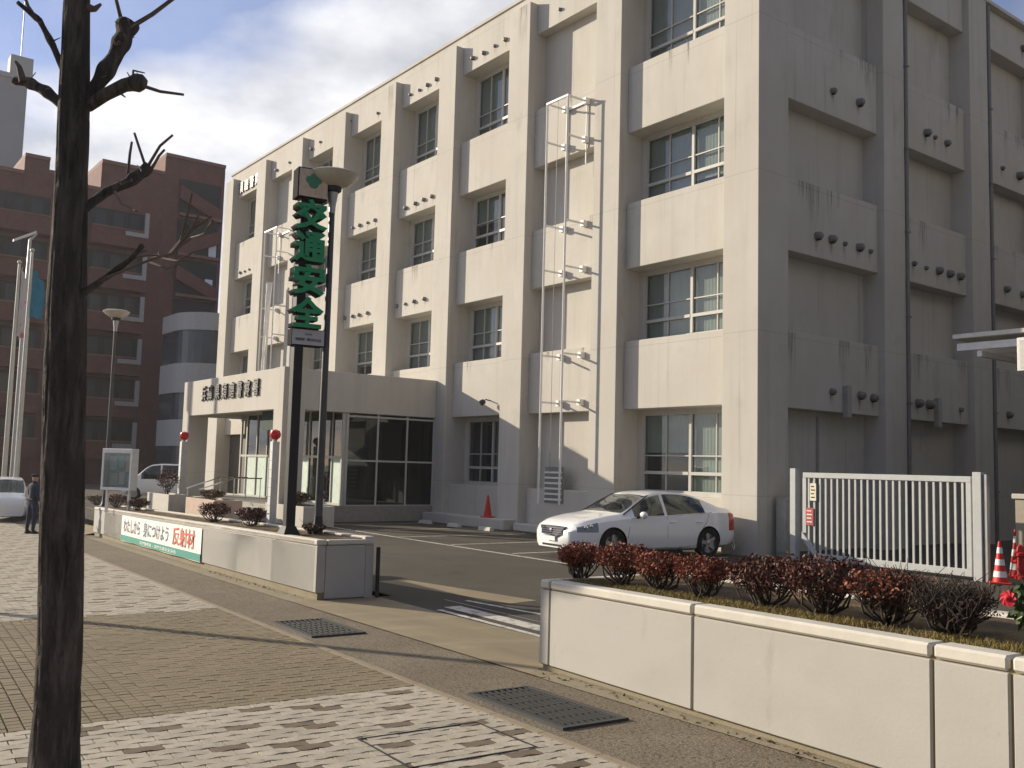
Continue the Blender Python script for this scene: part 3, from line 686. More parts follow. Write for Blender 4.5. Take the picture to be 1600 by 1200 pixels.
# ================================================================== planters with walls
def planter(u0, u1, v0, v1, h, label, joints, name='planter_wall', zp=.11, skew=0.0):
    def st(u, v, dz=0.0): return globals()['st'](u, v+skew*(u-u0), dz)
    c = st((u0+u1)/2, v0)
    t = wthing(name, c, label, 'planter')
    th = .13
    def wallpart(ua, ub, va, vb, z0, z1, nm, m_, bev=.006, n=1):
        for i in range(n):
            a0 = ua+(ub-ua)*i/n; a1 = ua+(ub-ua)*(i+1)/n
            b = MB(); p = [st(a0, va, z0), st(a1, va, z0), st(a1, vb, z0), st(a0, vb, z0)]
            q = [st(a0, va, z1), st(a1, va, z1), st(a1, vb, z1), st(a0, vb, z1)]
            b.hexa(p, q); b.build(nm, m_, t, bev)
    # footing
    b = MB()
    us = frange(u0+.03, u1-.03, 10)
    for i in range(10):
        p = [st(us[i], v0+.035, -.08), st(us[i+1], v0+.035, -.08), st(us[i+1], v1-.03, -.08), st(us[i], v1-.03, -.08)]
        b.hexa(p, [q+Vector((0, 0, .08+zp)) for q in p])
    b.build('footing', FOOT, t)
    js = [u0]+[j for j in joints if u0 < j < u1]+[u1]
    g_ = .011
    for i in range(len(js)-1):
        a0, a1 = js[i]+g_, js[i+1]-g_
        wallpart(a0, a1, v0, v0+th, zp, h-.085, 'panel', PLASTER)
        wallpart(a0, a1, v0-.006, v0+th+.02, h-.075, h, 'cap', CAPM, .014)
        wallpart(a0, a1, v1-th, v1, -.3, h-.09, 'rear_panel', PLASTER)
        wallpart(a0, a1, v1-th-.01, v1+.01, h-.085, h+.035, 'rear_cap', CAPM, .012)
    # recessed joint filler behind the gaps
    wallpart(u0+.02, u1-.02, v0+.022, v0+th-.02, zp-.01, h-.02, 'joint_filler', mat('joint_sealant', (.25, .21, .13), .9), 0, 8)
    for (ua, ub) in ((u0, u0+th), (u1-th, u1)):
        wallpart(ua+.001, ub-.001, v0+th+.004, v1-th-.004, .02, h-.08, 'end_panel', PLASTER)
        wallpart(ua-.006, ub+.006, v0+th+.024, v1-.004, h-.072, h-.002, 'end_cap', CAPM, .014)
    b = MB(); us = frange(u0+th, u1-th, 24)
    for i in range(24): b.quad(st(us[i], v0+th, h-.02), st(us[i+1], v0+th, h-.02), st(us[i+1], v1-th, h+.01), st(us[i], v1-th, h+.01))
    b.build('soil', mat_layers('planter_soil', (.075, .055, .035), [((.19, .13, .06), (1.6, 1.6, 1), .42, .62, .9), ((.03, .024, .016), (12, 12, 1), .5, .7, .7)], rough=1.0, bump=.8, bscale=40), t)
    return t
uL1 = uv_of(-12.22, 5.98)[0]; uL0 = -30.5
PLh = 0.835
plL = planter(uL0, uL1, V_WALL, V_WALL+.86, PLh, 'long low white planter wall carrying a banner and two poles', [uL1-.11]+[uL1-1.9-1.78*i for i in range(10)])
uR0 = uv_of(-6.68, 5.46)[0]; uR1 = 6.0
PRh = 0.775
VR, SKR = 4.905, -.05
plR = planter(uR0, uR1, VR, VR+1.42, PRh, 'long low white planter wall holding red shrubs in the right foreground', [uR0+.17]+[uR0+2.06, uR0+3.98, uR0+4.42, uR0+6.3], zp=.045, skew=SKR)
# dark post guard on the rear corner of the banner planter
g_ = MB(); p = st(uL1+.03, V_WALL+.92); g_.box(p.x-.03, p.x+.02, p.y-.03, p.y+.02, LOT, LOT+.72)
tag(g_.build('corner_post', DARKM, None, .008), 'short black post behind the end of the banner planter', 'post')
# ---- banner on the planter
uB0 = uv_of(*at(317, 850, 1, 6.45).to_2d())[0]; 
def wp(px, py):   # photograph pixel on the planter front plane
    d = ray(px, py); nrm = EV; t = (V_WALL-.012-CAM.dot(nrm))/d.dot(nrm); return CAM+d*t
pB = wp(315, 850); pA = wp(190, 830)
ub1 = uv_of(pB.x, pB.y)[0]; ub0 = uv_of(pA.x, pA.y)[0]
bn = wthing('safety_banner', st((ub0+ub1)/2, V_WALL), 'white banner with green strip and painted slogan on the planter wall', 'banner')
def bp(u, hz, off): return st(u, V_WALL-off, hz)
zb0, zb1 = .10, .74
b = MB(); nn = 24
for i in range(nn):
    a0 = ub0+(ub1-ub0)*i/nn; a1 = ub0+(ub1-ub0)*(i+1)/nn
    o0 = .02+.006*math.sin(i*.9); o1 = .02+.006*math.sin((i+1)*.9)
    b.quad(bp(a0, zb0, o0), bp(a1, zb0, o1), bp(a1, zb1, .018), bp(a0, zb1, .018))
b.build('cloth', mat('banner_white', (.76, .75, .68), .7, var=.05), bn)
b = MB()
for i in range(nn):
    a0 = ub0+(ub1-ub0)*i/nn; a1 = ub0+(ub1-ub0)*(i+1)/nn
    b.quad(bp(a0, zb0+.01, .029), bp(a1, zb0+.01, .029), bp(a1, zb0+.155, .029), bp(a0, zb0+.155, .029))
b.build('green_strip', mat('banner_green', (.03, .24, .19), .7, var=.08), bn)
def banner_text(body, c0, c1, hz, h, m_, off=.031):
    W = (c1-c0)*(ub1-ub0); me = fit_mesh(text_mesh(body, 1.0, 0.0, .014), W, h)
    slope = (zs(st(ub1, V_WALL).x)-zs(st(ub0, V_WALL).x))/(ub1-ub0)
    c = bp(ub0+(ub1-ub0)*(c0+c1)/2, hz, off)
    place_mesh(me, basis(c, (EU.x, EU.y, slope), (0, 0, 1), -EV)); put('slogan', me, m_, bn)
banner_text('わたしから', .04, .29, .50, .33, mat('slogan_purple', (.13, .12, .22), .7))
banner_text('身につけよう', .34, .66, .50, .35, mat('slogan_blue', (.13, .16, .24), .7))
banner_text('反射材', .71, .94, .50, .38, mat('slogan_red', (.55, .10, .06), .7))
banner_text('須磨警察署・須磨交通安全協会', .30, .76, .178, .075, mat('slogan_pale', (.60, .68, .62), .7), .034)

# ================================================================== sign tower: traffic safety
sp = at(452, 838, 2, .42)
SX, SY = -13.83, 6.28
su, sv = uv_of(SX, SY); sz = st(su, sv, PLh-.07).z
tw = wthing('sign_tower', (SX, SY, sz), 'black sign tower with stacked green characters above the banner planter', 'sign')
def ztow(py): return at(462, py, 0, SX).z
b = MB(); b.box(SX-.075, SX+.075, SY-.075, SY+.075, sz, ztow(265)); b.build('pole', mat('tower_black', (.022, .022, .025), .62, spec=.2), tw, .012)
b = MB(); b.hexa([(SX-.17, SY-.17, sz), (SX+.17, SY-.17, sz), (SX+.17, SY+.17, sz), (SX-.17, SY+.17, sz)], [(SX-.08, SY-.08, sz+.2), (SX+.08, SY-.08, sz+.2), (SX+.08, SY+.08, sz+.2), (SX-.08, SY+.08, sz+.2)]); b.build('base', MATS['tower_black'], tw)
ang = R(8); FX = Vector((math.cos(ang), -math.sin(ang), 0)); FY = Vector((math.sin(ang), math.cos(ang), 0)); UZ = Vector((0, 0, 1))
def tbox(y0, y1, z0, z1, d0, d1, nm, m_, bev=.008):
    M = basis((SX, SY, 0), FX, FY, UZ); bb = MB(); bb.box(d0, d1, y0, y1, z0, z1, M); return bb.build(nm, m_, tw, bev)
tz0, tz1 = ztow(309), ztow(262)
tbox(-.15, .34, tz0, tz1, -.14, .14, 'top_box', mat('box_black', (.02, .02, .022), .9, spec=.06))
tbox(-.13, .33, tz0+.02, tz1-.02, .14, .148, 'top_face', mat('panel_beige', (.58, .45, .33), .6, var=.18, scale=14), 0)
em = MB(); M = basis(Vector((SX, SY, (tz0+tz1)/2+.03))+FX*.150+FY*.10, FY, UZ, FX)
for (px_, py_, r_) in ((0, -.03, .085), (-.07, .02, .06), (.07, .02, .06), (0, .07, .06)):
    em.lathe([(r_, 0), (r_, .004), (0, .006)], M @ Vector((px_, py_, 0)), 14, M.to_3x3())
em.build('emblem', mat('emblem_green', (.06, .22, .13), .5), tw)
zc1 = ztow(310); zc0 = ztow(514); chh = (zc1-zc0)/4
for i, ch in enumerate('交通安全'):
    me = fit_mesh(text_mesh(ch, 1.0, .13, .032), .52, chh*.95)
    zc = zc1-chh*(i+.5)
    body = me.copy(); 
    place_mesh(me, basis(Vector((SX, SY, zc))+FX*.04+FY*.09, FY, UZ, FX)); put('character_side', me, mat('character_dark', (.010, .014, .014), .9, spec=.05), tw)
    for v in body.vertices: v.co.z *= .02
    place_mesh(body, basis(Vector((SX, SY, zc))+FX*.176+FY*.09, FY, UZ, FX)); put('character_face', body, GREEN, tw)
bz0, bz1 = ztow(540), ztow(514)
tbox(-.13, .40, bz0, bz1, -.12, .12, 'lower_box', MATS['box_black'])
tbox(-.12, .39, bz0+.012, bz1-.012, .12, .127, 'lower_face', mat('panel_grey', (.46, .45, .45), .5, var=.05), 0)
for (bd, hz, w, h) in (('交通安全協会', .68, .12, .03), ('須磨警察署・須磨交通安全協会', .36, .42, .05)):
    me = fit_mesh(text_mesh(bd, 1.0, 0, .01), w, h)
    place_mesh(me, basis(Vector((SX, SY, bz0+(bz1-bz0)*hz))+FX*.130+FY*.135, FY, UZ, FX)); put('lettering', me, BLACK, tw)

# ================================================================== street lamps
def lamp(x, y, z0, ztop, label, rb=.055, tilt=(0, 0)):
    t = lthing('street_lamp', (x, y, z0), 0, label, 'street lamp', 'bowl-topped street lamps')
    H = ztop-z0
    b = MB(); b.tube([(0, 0, 0), (0, 0, H*.45), (0, 0, H-.55)], [rb*1.15, rb, rb*.85], 12); b.build('pole', mat('lamp_grey', (.075, .075, .08), .4, metal=.4), t, smooth='auto')
    b = MB(); b.lathe([(rb*2.2, 0), (rb*2.2, .03), (rb*1.5, .09), (rb*1.2, .35)], (0, 0, 0), 14); b.build('base', DARKM, t, smooth='auto')
    b = MB(); b.lathe([(rb*.9, H-.62), (.055, H-.5), (.085, H-.30), (.09, H-.27)], (0, 0, 0), 16); b.build('neck', GALV, t, smooth='auto')
    b = MB(); b.lathe([(.13, H-.19), (.24, H-.15), (.34, H-.08), (.395, H-.01), (.40, H), (.38, H+.005), (.31, H-.06), (.15, H-.15)], (0, 0, 0), 24, None, False)
    b.build('bowl', mat('lamp_bowl', (.52, .47, .38), .25, spec=.5, var=.1), t, smooth='auto')
    b = MB(); b.lathe([(.095, H-.28), (.135, H-.25), (.14, H-.19), (.13, H-.18)], (0, 0, 0), 16); b.build('collar', DARKM, t, smooth='auto')
    b = MB(); b.lathe([(.40, H-.002), (.405, H+.015), (.33, H+.05), (.12, H+.075), (0, H+.08)], (0, 0, 0), 24); b.build('lid', mat('lamp_lid', (.42, .40, .37), .5), t, smooth='auto')
    b = MB(); b.lathe([(.05, H-.18), (.06, H-.12), (.05, H-.08), (0, H-.06)], (0, 0, 0), 12); b.build('bulb', mat('lamp_bulb', (.75, .74, .68), .3), t, smooth='auto')
    return t
lx, ly = -13.72, 6.72; lz = st(*uv_of(lx, ly), PLh-.07).z
d = ray(534, 276); tt = math.hypot(lx, ly)/math.hypot(d.x, d.y)
lamp(lx, ly, lz, (CAM+d*tt).z, 'tall grey lamp with wide glass bowl beside the green-lettered sign tower')
# the second lamp stands in the same planter, beside the notice board
dd = ray(166, 740); t_ = (V_WALL+.5-CAM.dot(EV))/dd.dot(EV); pxy = CAM+dd*t_
lamp(pxy.x, pxy.y, st(*uv_of(pxy.x, pxy.y), PLh-.03).z, (CAM+ray(178, 484)*t_).z, 'slender grey bowl lamp behind the notice board, against the brick flats')
# a third of the row stands outside the picture; its shadow crosses the pavement
s0 = Vector((-13.03, 2.23, 0)); dirs = Vector((SUN_DIR.x, SUN_DIR.y, 0)).normalized(); b0 = s0-dirs*4.2
lamp(b0.x, b0.y, zs(b0.x), zs(b0.x)+4.95, 'grey bowl lamp out on the pavement whose long shadow crosses the pavers', .085)
# ================================================================== cars
def interp(keys, x):
    ks = sorted(keys)
    if x <= ks[0][0]: return ks[0][1]
    for (a, va), (b, vb) in zip(ks, ks[1:]):
        if x <= b:
            t = (x-a)/(b-a); return va+(vb-va)*t
    return ks[-1][1]
def smooth_keys(keys, step=.06, it=2):
    ks = sorted(keys); x0, x1 = ks[0][0], ks[-1][0]; n = int((x1-x0)/step)+1
    pts = [(x0+(x1-x0)*i/n, interp(ks, x0+(x1-x0)*i/n)) for i in range(n+1)]
    for _ in range(it):
        pts = [pts[0]]+[(pts[i][0], (pts[i-1][1]+2*pts[i][1]+pts[i+1][1])/4) for i in range(1, n)]+[pts[-1]]
    return pts
CARWHITE = mat('car_white', (0.82, 0.82, 0.81), 0.28, spec=.5, var=.015, coat=.8)
CARGLASS = glass('car_glass', (.45, .5, .48), 1.6, .6)
TYRE = mat('tyre_rubber', (0.018, 0.018, 0.019), .85, var=.1)
RIM = mat('alloy', (0.42, 0.42, 0.44), .3, metal=.9, var=.05)
LAMPG = mat('headlamp', (0.20, 0.21, 0.23), .08, spec=.8, metal=.3, var=.3, scale=30)
TAILR = mat('tail_lamp', (0.42, 0.02, 0.02), .15, spec=.6)
CHROME = mat('chrome', (.65, .65, .66), .12, metal=1.0, var=.02)
def car(root, P):
    top = smooth_keys(P['top']); wid = smooth_keys(P['wid']); belt = P['belt']; rail = P['rail']; und = P['under']
    def section(x):
        zt = interp(top, x); w = interp(wid, x); zb = interp(und, x); zbelt = min(interp(belt, x), zt-.03)
        gh = max(0.0, min(1.0, (zt-zbelt-.05)/.30))
        yr = (interp(rail, x))*gh+(w*.80)*(1-gh); zr = zt-(.065*gh+.028*(1-gh))
        pts = [(0, zb), (w*.5, zb), (w*.84, zb), (w*.955, zb+.07), (w*.99, zb+.18), (w, .50), (w*.997, .60), (w*.985, .60+(zbelt-.60)*.55), (w*.955, zbelt-.012), (w*.925, zbelt),
               (w*.925+(yr-w*.925)*.33, zbelt+(zr-zbelt)*.35), (w*.925+(yr-w*.925)*.70, zbelt+(zr-zbelt)*.70), (yr, zr), (yr*.93, zr+.030*gh+.012), (yr*.75, zt-.022*gh-.008), (yr*.4, zt-.006*gh-.002), (0, zt)]
        return pts
    xs = sorted(set([round(k, 3) for k in P['stations']]+[round(P['x0']+i*.11, 3) for i in range(int((P['x1']-P['x0'])/.11)+1)]+[P['x1']]))
    xs = [x for i, x in enumerate(xs) if i == 0 or x-xs[i-1] > .02]
    half = [section(x) for x in xs]; nh = len(half[0]); loop = 2*nh-2
    vs2 = []
    for x, h in zip(xs, half):
        vs2 += [(x, -y, z) for y, z in h]+[(x, y, z) for y, z in h[-2:0:-1]]
    # index in ring: 0..nh-1 right half bottom->top, then left half top->bottom
    fs = []; mi = []
    def kind(xm, k):
        kk = k if k < nh-1 else loop-1-k       # band number counted from the bottom on both sides
        zt = interp(top, xm); 
        if 9 <= kk <= 11:
            for (a, b, idx) in P['side']:
                if a < xm < b: return idx
        if kk >= 13:
            for (a, b, idx) in P['screen']:
                if a < xm < b: return idx
        if kk in P.get('lamp_bands', (6, 7, 8)):
            for (a, b, idx) in P['lamps']:
                if a < xm < b: return idx
        return 0
    for i in range(len(xs)-1):
        for k in range(loop):
            fs.append((i*loop+k, (i+1)*loop+k, (i+1)*loop+(k+1) % loop, i*loop+(k+1) % loop)); mi.append(kind((xs[i]+xs[i+1])/2, k))
    fs.append(tuple(range(loop))); mi.append(0)
    fs.append(tuple((len(xs)-1)*loop+k for k in range(loop-1, -1, -1))); mi.append(0)
    me = bpy.data.meshes.new('body'); me.from_pydata(vs2, [], fs); me.polygons.foreach_set('material_index', mi)
    mats = [CARWHITE, CARGLASS, CARGLASS, CARGLASS, CARGLASS, BLACK, LAMPG, TAILR]
    for q in mats: me.materials.append(q)
    bm = bmesh.new(); bm.from_mesh(me); bmesh.ops.recalc_face_normals(bm, faces=bm.faces); bm.to_mesh(me); bm.free()
    tmp = bpy.data.objects.new('tmp_body', me); col.objects.link(tmp)
    cutters = []
    for ax in P['axles']:
        for s in (-1, 1):
            c = MB(); n = 36; M = Matrix.Rotation(R(90), 3, 'X')
            c.lathe([(P['arch'], -.22), (P['arch'], .30)], (ax, s*(P['track']+.02), P['wr']+.01), n, M)
            cm = c.mesh('cut'); 
            for q in mats: cm.materials.append(q)
            cm.polygons.foreach_set('material_index', [5]*len(cm.polygons))
            bm = bmesh.new(); bm.from_mesh(cm); bmesh.ops.recalc_face_normals(bm, faces=bm.faces); bm.to_mesh(cm); bm.free()
            co = bpy.data.objects.new('cut', cm); col.objects.link(co); cutters.append(co)
            md = tmp.modifiers.new('b', 'BOOLEAN'); md.operation = 'DIFFERENCE'; md.object = co; md.solver = 'EXACT'
    dg = bpy.context.evaluated_depsgraph_get(); dg.update()
    res = bpy.data.meshes.new_from_object(tmp.evaluated_get(dg))
    for c in cutters: bpy.data.objects.remove(c)
    bpy.data.objects.remove(tmp)
    names = {0: 'body', 1: 'windscreen', 2: 'front_side_window', 3: 'rear_side_window', 4: 'rear_window', 5: 'wheel_arch', 6: 'headlight', 7: 'tail_light'}
    objs = {}
    for idx, nm in names.items():
        bm = bmesh.new(); bm.from_mesh(res)
        bmesh.ops.delete(bm, geom=[f for f in bm.faces if f.material_index != idx], context='FACES')
        if not bm.faces: bm.free(); continue
        for f in bm.faces: f.material_index = 0; f.smooth = True
        halves = (0,) if idx in (0, 1, 4) else (-1, 1)
        for s in halves:
            b2 = bm.copy()
            if s: bmesh.ops.delete(b2, geom=[f for f in b2.faces if f.calc_center_median().y*s < 0], context='FACES')
            if idx == 5:
                for e in (-1, 1):
                    b3 = b2.copy(); bmesh.ops.delete(b3, geom=[f for f in b3.faces if f.calc_center_median().x*e < 0], context='FACES')
                    m2 = bpy.data.meshes.new(nm); b3.to_mesh(m2); b3.free(); m2.materials.append(mats[idx]); put(nm, m2, None, root)
            elif b2.faces:
                m2 = bpy.data.meshes.new(nm); b2.to_mesh(m2); m2.set_sharp_from_angle(angle=R(38)); m2.materials.append(mats[idx]); objs[(nm, s)] = put(nm, m2, None, root)
            b2.free()
        bm.free()
    # wheels
    wr = P['wr']
    tm = MB(); M = Matrix.Rotation(R(90), 3, 'X')
    tm.lathe([(wr*.66, -.10), (wr*.90, -.108), (wr*.985, -.08), (wr, -.04), (wr, .04), (wr*.985, .08), (wr*.90, .108), (wr*.66, .10)], (0, 0, 0), 32, M, False)
    tme = tm.mesh('tyre', smooth='auto'); tme.materials.append(TYRE)
    rm = MB(); rm.lathe([(wr*.70, -.09), (wr*.67, -.085), (wr*.64, -.03), (wr*.2, -.02), (0, -.02)], (0, 0, 0), 32, M, False)
    for i in range(5):
        a = 2*PI*i/5
        Mr = Matrix.Rotation(a, 4, 'Y')
        rm.hexa([Mr @ Vector(q) for q in ((-.05, .085, .03), (.05, .085, .03), (.05, .06, .03), (-.05, .06, .03))], [Mr @ Vector(q) for q in ((-.032, .09, wr*.66), (.032, .09, wr*.66), (.032, .06, wr*.66), (-.032, .06, wr*.66))])
    rm.lathe([(.065, .06), (.06, .095), (0, .1)], (0, 0, 0), 14, Matrix.Rotation(R(-90), 3, 'X'))
    rme = rm.mesh('rim', smooth='auto'); rme.materials.append(RIM)
    bk = MB(); bk.lathe([(wr*.66, .0), (0, .0)], (0, .02, 0), 24, Matrix.Rotation(R(-90), 3, 'X')); bke = bk.mesh('brake_disc'); bke.materials.append(mat('brake', (.05, .05, .05), .6, metal=.6))
    for ax in P['axles']:
        for s in (-1, 1):
            w = bpy.data.objects.new('wheel', tme); col.objects.link(w); w.parent = root; w.location = (ax, s*P['track'], wr); w.rotation_euler = (0, rnd.uniform(0, 2), 0 if s > 0 else PI)
            for nm, e in (('rim', rme), ('brake_disc', bke)):
                q = bpy.data.objects.new(nm, e); col.objects.link(q); q.parent = w
    def side(x, z):
        h = section(x)
        for (a, za), (b, zb2) in zip(h[2:], h[3:]):
            if za <= z <= zb2 and zb2 > za: return a+(b-a)*(z-za)/(zb2-za)
        return h[5][0]
    return section, side
sedan = lthing('parked_car', (-15.52, 15.52, LOT), math.atan2(-.992, -.105), 'white sedan backed up to the station wall in the car park', 'car', 'parked cars')
SED = dict(x0=-2.33, x1=2.33,
    top=[(2.33, .62), (2.29, .70), (2.2, .775), (2.0, .845), (1.6, .925), (1.1, .985), (1.02, 1.0), (.72, 1.17), (.42, 1.33), (.22, 1.405), (0, 1.45), (-.3, 1.475), (-.7, 1.465), (-1.05, 1.41), (-1.3, 1.335), (-1.55, 1.24), (-1.8, 1.15), (-1.95, 1.125), (-2.15, 1.11), (-2.27, 1.07), (-2.33, .98)],
    wid=[(2.33, .60), (2.29, .68), (2.2, .76), (2.0, .835), (1.7, .885), (1.2, .905), (0, .91), (-1.2, .91), (-1.7, .89), (-2.0, .855), (-2.2, .80), (-2.29, .74), (-2.33, .68)],
    belt=[(2.33, .58), (2.2, .70), (1.6, .83), (1.0, .885), (0, .93), (-1.0, .975), (-1.7, 1.02), (-2.2, 1.0), (-2.33, .9)],
    rail=[(1.1, .76), (.6, .68), (.2, .62), (-.4, .60), (-1.0, .60), (-1.5, .64), (-1.9, .70)],
    under=[(2.33, .24), (2.0, .19), (1.0, .17), (-1.0, .17), (-2.0, .22), (-2.33, .30)],
    stations=[2.29, 2.2, 2.08, 1.72, 1.03, .25, .18, .62, -.08, -.16, -1.28, -1.36, -1.12, -1.80, -2.02, -2.28],
    side=[(-.09, .80, 2), (-1.30, -.15, 3)], screen=[(.24, 1.03, 1), (-1.80, -1.12, 4)], lamps=[(1.74, 2.2, 6), (-2.29, -2.0, 7)],
    axles=(1.36, -1.34), arch=.365, wr=.335, track=.80)
sec, side = car(sedan, SED)
def sline(pts, r=.0045, nm='panel_gap', m_=BLACK, out=0.0):
    for s in (-1, 1):
        b = MB(); b.tube([(x, s*(side(x, z)+out), z) for x, z in pts], r, 5); b.build(nm, m_, sedan)
sline([(1.0, .28), (.98, .5), (.93, .7), (.86, .89)]); sline([(-.12, .26), (-.12, .5), (-.12, .7), (-.12, .92)]); sline([(-.98, .28), (-1.0, .45), (-1.12, .62), (-1.28, .8), (-1.36, .98)])
sline([(1.0, .27), (.5, .25), (-.5, .25), (-.98, .28)]); 
for s in (-1, 1):
    for x in (.02-.28, -1.05): 
        b = MB(); y = side(x, .80); b.tube([(x+.10, s*(y+.012), .80), (x+.05, s*(y+.035), .803), (x-.05, s*(y+.035), .806), (x-.10, s*(y+.012), .81)], [.012, .016, .016, .012], 8); b.build('door_handle', CARWHITE, sedan, smooth='auto')
    # door mirror
    b = MB(); Mm = Matrix.Diagonal((.85, 1.25, .9)).to_3x3(); b.lathe([(.0, -.085), (.06, -.07), (.085, -.02), (.085, .03), (.05, .075), (0, .085)], (.66, s*1.02, .965), 14, Mm)
    mo = b.build('door_mirror', CARWHITE, sedan, smooth='full')
    b = MB(); b.tube([(.70, s*.84, .90), (.68, s*.95, .92)], .022, 8); b.build('mirror_arm', BLACK, mo)
    b = MB(); b.tube([(1.02, s*.775, .965), (.62, s*.70, 1.185), (.25, s*.625, 1.375)], .014, 6); b.build('screen_trim', BLACK, sedan)
    b = MB(); b.tube([(.85, s*side(.85, .885), .905), (0, s*(side(0, .925)-.0), .94), (-1.0, s*side(-1.0, .97), .985), (-1.45, s*side(-1.45, .99), 1.012)], .009, 6); b.build('window_trim', CHROME, sedan)
# face: grille, intakes, plate, badge
def face(poly, x0, x1, nm, m_):
    b = MB(); b.prism(poly, x0, x1, lambda u, v, w: (w-abs(u)**2*.22, u, v)); return b.build(nm, m_, sedan)
gr_ = face([(-.46, .69), (-.40, .52), (-.2, .47), (.2, .47), (.40, .52), (.46, .69), (.25, .70), (-.25, .70)], 2.30, 2.372, 'grille', mat('grille_mesh', (.025, .02, .022), .4, metal=.4))
b = MB(); b.lathe([(.055, 0), (.05, .015), (0, .02)], (2.36, 0, .60), 14, Matrix.Rotation(R(90), 3, 'Y')); b.build('badge', CHROME, gr_)
for z in (.52, .565, .61, .655): b = MB(); b.tube([(2.372-.2*.16, -.40, z), (2.372, 0, z), (2.372-.2*.16, .40, z)], .005, 5); b.build('grille_bar', CHROME, gr_)
face([(-.42, .40), (-.36, .27), (.36, .27), (.42, .40)], 2.30, 2.362, 'lower_intake', BLACK)
for s in (-1, 1): b = MB(); b.hexa([(2.06, s*.52, .26), (2.22, s*.52, .26), (2.16, s*.74, .26), (2.02, s*.79, .26)] if s > 0 else [(2.06, s*.52, .26), (2.02, s*.79, .26), (2.16, s*.74, .26), (2.22, s*.52, .26)], [(2.06, s*.52, .40), (2.262, s*.54, .40), (2.19, s*.73, .38), (2.02, s*.79, .38)] if s > 0 else [(2.06, s*.52, .40), (2.02, s*.79, .38), (2.19, s*.73, .38), (2.262, s*.54, .40)]); b.build('fog_lamp', BLACK, sedan)
pl_ = face([(-.165, .385), (.165, .385), (.165, .475), (-.165, .475)], 2.36, 2.378, 'number_plate', WHITE)
b = MB(); b.box(-.6, .9, -.85, .85, .10, .19); b.build('underbody', BLACK, sedan)
b = MB(); b.tube([(-2.30, .5, .45), (-2.42, .55, .38), (-2.44, .58, .22), (-2.38, .62, .13), (-2.33, .60, .25)], .012, 6); b.build('tow_cable', WHITE, sedan)

SEAT = mat('seat_cloth', (.03, .03, .032), .9)
for (x, w) in ((-.05, .5), (-.95, 1.25)):
    for yy in ((-.36, .36) if w < 1 else (0,)):
        b = MB(); b.box(x-.25, x+.28, yy-w/2, yy+w/2, .42, .58); b.hexa([(x-.36, yy-w/2, .55), (x-.22, yy-w/2, .55), (x-.22, yy+w/2, .55), (x-.36, yy+w/2, .55)], [(x-.50, yy-w*.45, 1.08), (x-.40, yy-w*.45, 1.08), (x-.40, yy+w*.45, 1.08), (x-.50, yy+w*.45, 1.08)]); b.build('seat', SEAT, sedan, .02)
        b = MB(); b.box(x-.52, x-.42, yy-.12, yy+.12, 1.12, 1.26); b.build('headrest', SEAT, sedan, .02)
b = MB(); b.hexa([(.62, -.78, .5), (1.05, -.78, .5), (1.05, .78, .5), (.62, .78, .5)], [(.66, -.76, .90), (1.0, -.72, .93), (1.0, .72, .93), (.66, .76, .90)]); b.build('dashboard', SEAT, sedan, .02)
b = MB(); cy = Vector((.52, -.36, .90)); b.tube([cy+Vector((.05*math.sin(k*PI/8), .17*math.cos(k*PI/8), .16*math.sin(k*PI/8))) for k in range(17)], .014, 6); b.build('steering_wheel', SEAT, sedan)
for s in (-1, 1):
    for (x, z, r_) in ((2.02, .70, .05), (1.90, .725, .04)):
        b = MB(); b.lathe([(0, .0), (r_, .012), (r_*.9, .03), (0, .035)], (x, s*(side(x, z)-.012), z), 14, Matrix.Rotation(R(-90*s), 3, 'X')); b.build('lamp_reflector', CHROME, sedan, smooth='auto')
# ---- small white van in the far driveway
vp = at(223, 781, 2, LOT)
van = lthing('parked_van', (vp.x-.2-rt.x*.7, vp.y+1.55-rt.y*.7, LOT), R(-112), 'small white van parked beyond the notice board', 'car', 'parked cars')
VAN = dict(x0=-1.69, x1=1.69,
    top=[(1.69, .72), (1.64, .86), (1.5, .96), (1.15, 1.05), (1.0, 1.12), (.62, 1.50), (.45, 1.60), (0, 1.655), (-1.0, 1.65), (-1.45, 1.60), (-1.58, 1.5), (-1.66, 1.1), (-1.69, .9)],
    wid=[(1.69, .56), (1.62, .66), (1.4, .71), (0, .735), (-1.4, .72), (-1.62, .68), (-1.69, .62)],
    belt=[(1.69, .66), (1.3, .86), (.9, .93), (-1.69, .97)], rail=[(1.0, .66), (.4, .60), (-1.3, .60), (-1.69, .6)],
    under=[(1.69, .25), (1, .19), (-1, .19), (-1.69, .27)], stations=[1.6, 1.3, 1.0, .5, .02, -.05, -.75, -.82, -1.35, -1.6],
    side=[(.0, .80, 2), (-.78, -.05, 3), (-1.38, -.81, 3)], screen=[(.52, 1.04, 1), (-1.66, -1.5, 4)], lamps=[(1.2, 1.62, 6), (-1.66, -1.45, 7)],
    axles=(1.13, -1.13), arch=.30, wr=.275, track=.64)
car(van, VAN)
# another pale car at the left picture edge, by the flagpoles
for k in range(400):
    q = CAM+ray(14, 817)*(25+k*.05)
    if q.z <= zs(q.x): break
v2 = copy_tree(van); q = q-EU*1.55+EV*.75-Vector((rt.x, rt.y, 0))*.95; v2.location = (q.x, q.y, zs(q.x)); v2.rotation_euler = (0, 0, math.atan2(EU.y, EU.x)); v2['label'] = 'pale car cut off by the left edge below the flagpoles'; v2.name = 'parked_car'

